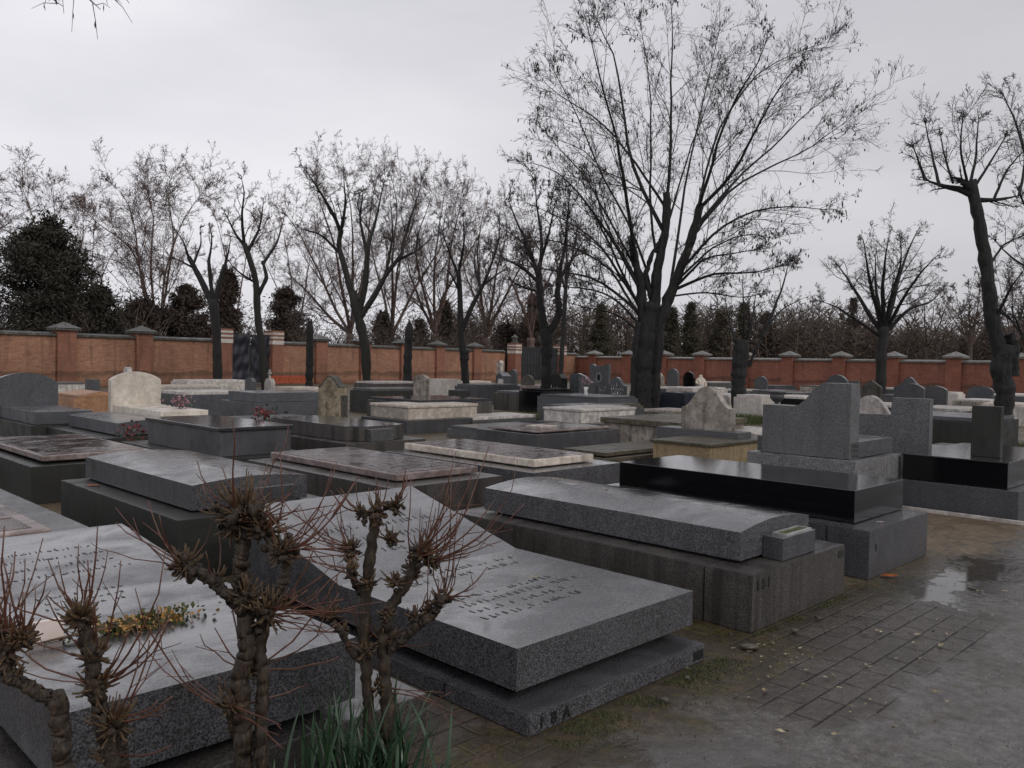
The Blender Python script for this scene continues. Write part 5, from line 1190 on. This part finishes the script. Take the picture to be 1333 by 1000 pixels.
# flat stones in the mossy soil
for i, (s_, l_, r_, lb) in enumerate(((4.28, 2.32, .055, 'flat stone in the mossy soil beside the tall-based tomb'), (3.62, 2.3, .02, 'small pebble in moss by the corner of the lectern tomb'), (3.3, 2.22, .026, 'rounded pebble on the mossy edge before the lectern tomb'), (4.75, 2.28, .03, 'flat chip of stone at the foot of the tall-based tomb'), (5.1, 2.3, .026, 'pale stone chip before the end of the tall-based tomb'))):
    bm = bmesh.new(); bmesh.ops.create_icosphere(bm, subdivisions=2, radius=r_)
    for v in bm.verts: v.co = (v.co.x * (1 + .2 * math.sin(9 * v.co.y / r_)), v.co.y * .7, v.co.z * .3)
    o = bmo('stone', bm, 'mossy', None, True); o.location = ws(s_, l_) + (.018,); o.rotation_euler = (0, 0, i * 1.3); tag(o, lb, 'stone')

# ------------------------------------------------------------------ sky and light
w = D.worlds.new('World'); scene.world = w; w.use_nodes = True; t = w.node_tree; t.nodes.clear()
out = t.nodes.new('ShaderNodeOutputWorld'); bgn = t.nodes.new('ShaderNodeBackground'); t.links.new(bgn.outputs[0], out.inputs[0])
sky = t.nodes.new('ShaderNodeTexSky'); sky.sky_type = 'NISHITA'; sky.sun_disc = False; sky.sun_elevation = math.radians(40); sky.sun_rotation = math.radians(135); sky.dust_density = 5; sky.air_density = 1
tc = t.nodes.new('ShaderNodeTexCoord'); mp = t.nodes.new('ShaderNodeMapping'); mp.inputs['Scale'].default_value = (1, 1, 3.2); t.links.new(tc.outputs['Generated'], mp.inputs[0])
nz = t.nodes.new('ShaderNodeTexNoise'); nz.inputs['Scale'].default_value = 1.7; nz.inputs['Detail'].default_value = 6; nz.inputs['Roughness'].default_value = .5; t.links.new(mp.outputs[0], nz.inputs['Vector'])
cr = t.nodes.new('ShaderNodeValToRGB'); cr.color_ramp.elements[0].position = .3; cr.color_ramp.elements[0].color = (6.35, 6.3, 6.8, 1); cr.color_ramp.elements[1].position = .7; cr.color_ramp.elements[1].color = (8.6, 8.5, 8.9, 1)
t.links.new(nz.outputs['Fac'], cr.inputs[0])
# the cloud deck is a little brighter to the left
sx = t.nodes.new('ShaderNodeSeparateXYZ'); t.links.new(tc.outputs['Generated'], sx.inputs[0])
mr = t.nodes.new('ShaderNodeMapRange'); mr.inputs[1].default_value = -.4; mr.inputs[2].default_value = .6; mr.inputs[3].default_value = 1.08; mr.inputs[4].default_value = .74; t.links.new(sx.outputs[0], mr.inputs[0])
mm = t.nodes.new('ShaderNodeMix'); mm.data_type = 'RGBA'; mm.blend_type = 'MULTIPLY'; mm.inputs[0].default_value = 1; t.links.new(cr.outputs[0], mm.inputs[6]); t.links.new(mr.outputs[0], mm.inputs[7])
mx = t.nodes.new('ShaderNodeMix'); mx.data_type = 'RGBA'; mx.inputs[0].default_value = .94; t.links.new(sky.outputs[0], mx.inputs[6]); t.links.new(mm.outputs[2], mx.inputs[7])
t.links.new(mx.outputs[2], bgn.inputs[0]); bgn.inputs[1].default_value = .1
su = D.lights.new('sun', 'SUN'); su.energy = 1.0; su.angle = math.radians(28); su.color = (1, .97, .93); so = D.objects.new('sun', su); COL.objects.link(so)
so.rotation_euler = (math.radians(50), 0, math.radians(45))
scene.view_settings.view_transform = 'Standard'; scene.view_settings.look = 'None'; scene.view_settings.exposure = 0; scene.view_settings.gamma = 1
scene.render.film_transparent = False
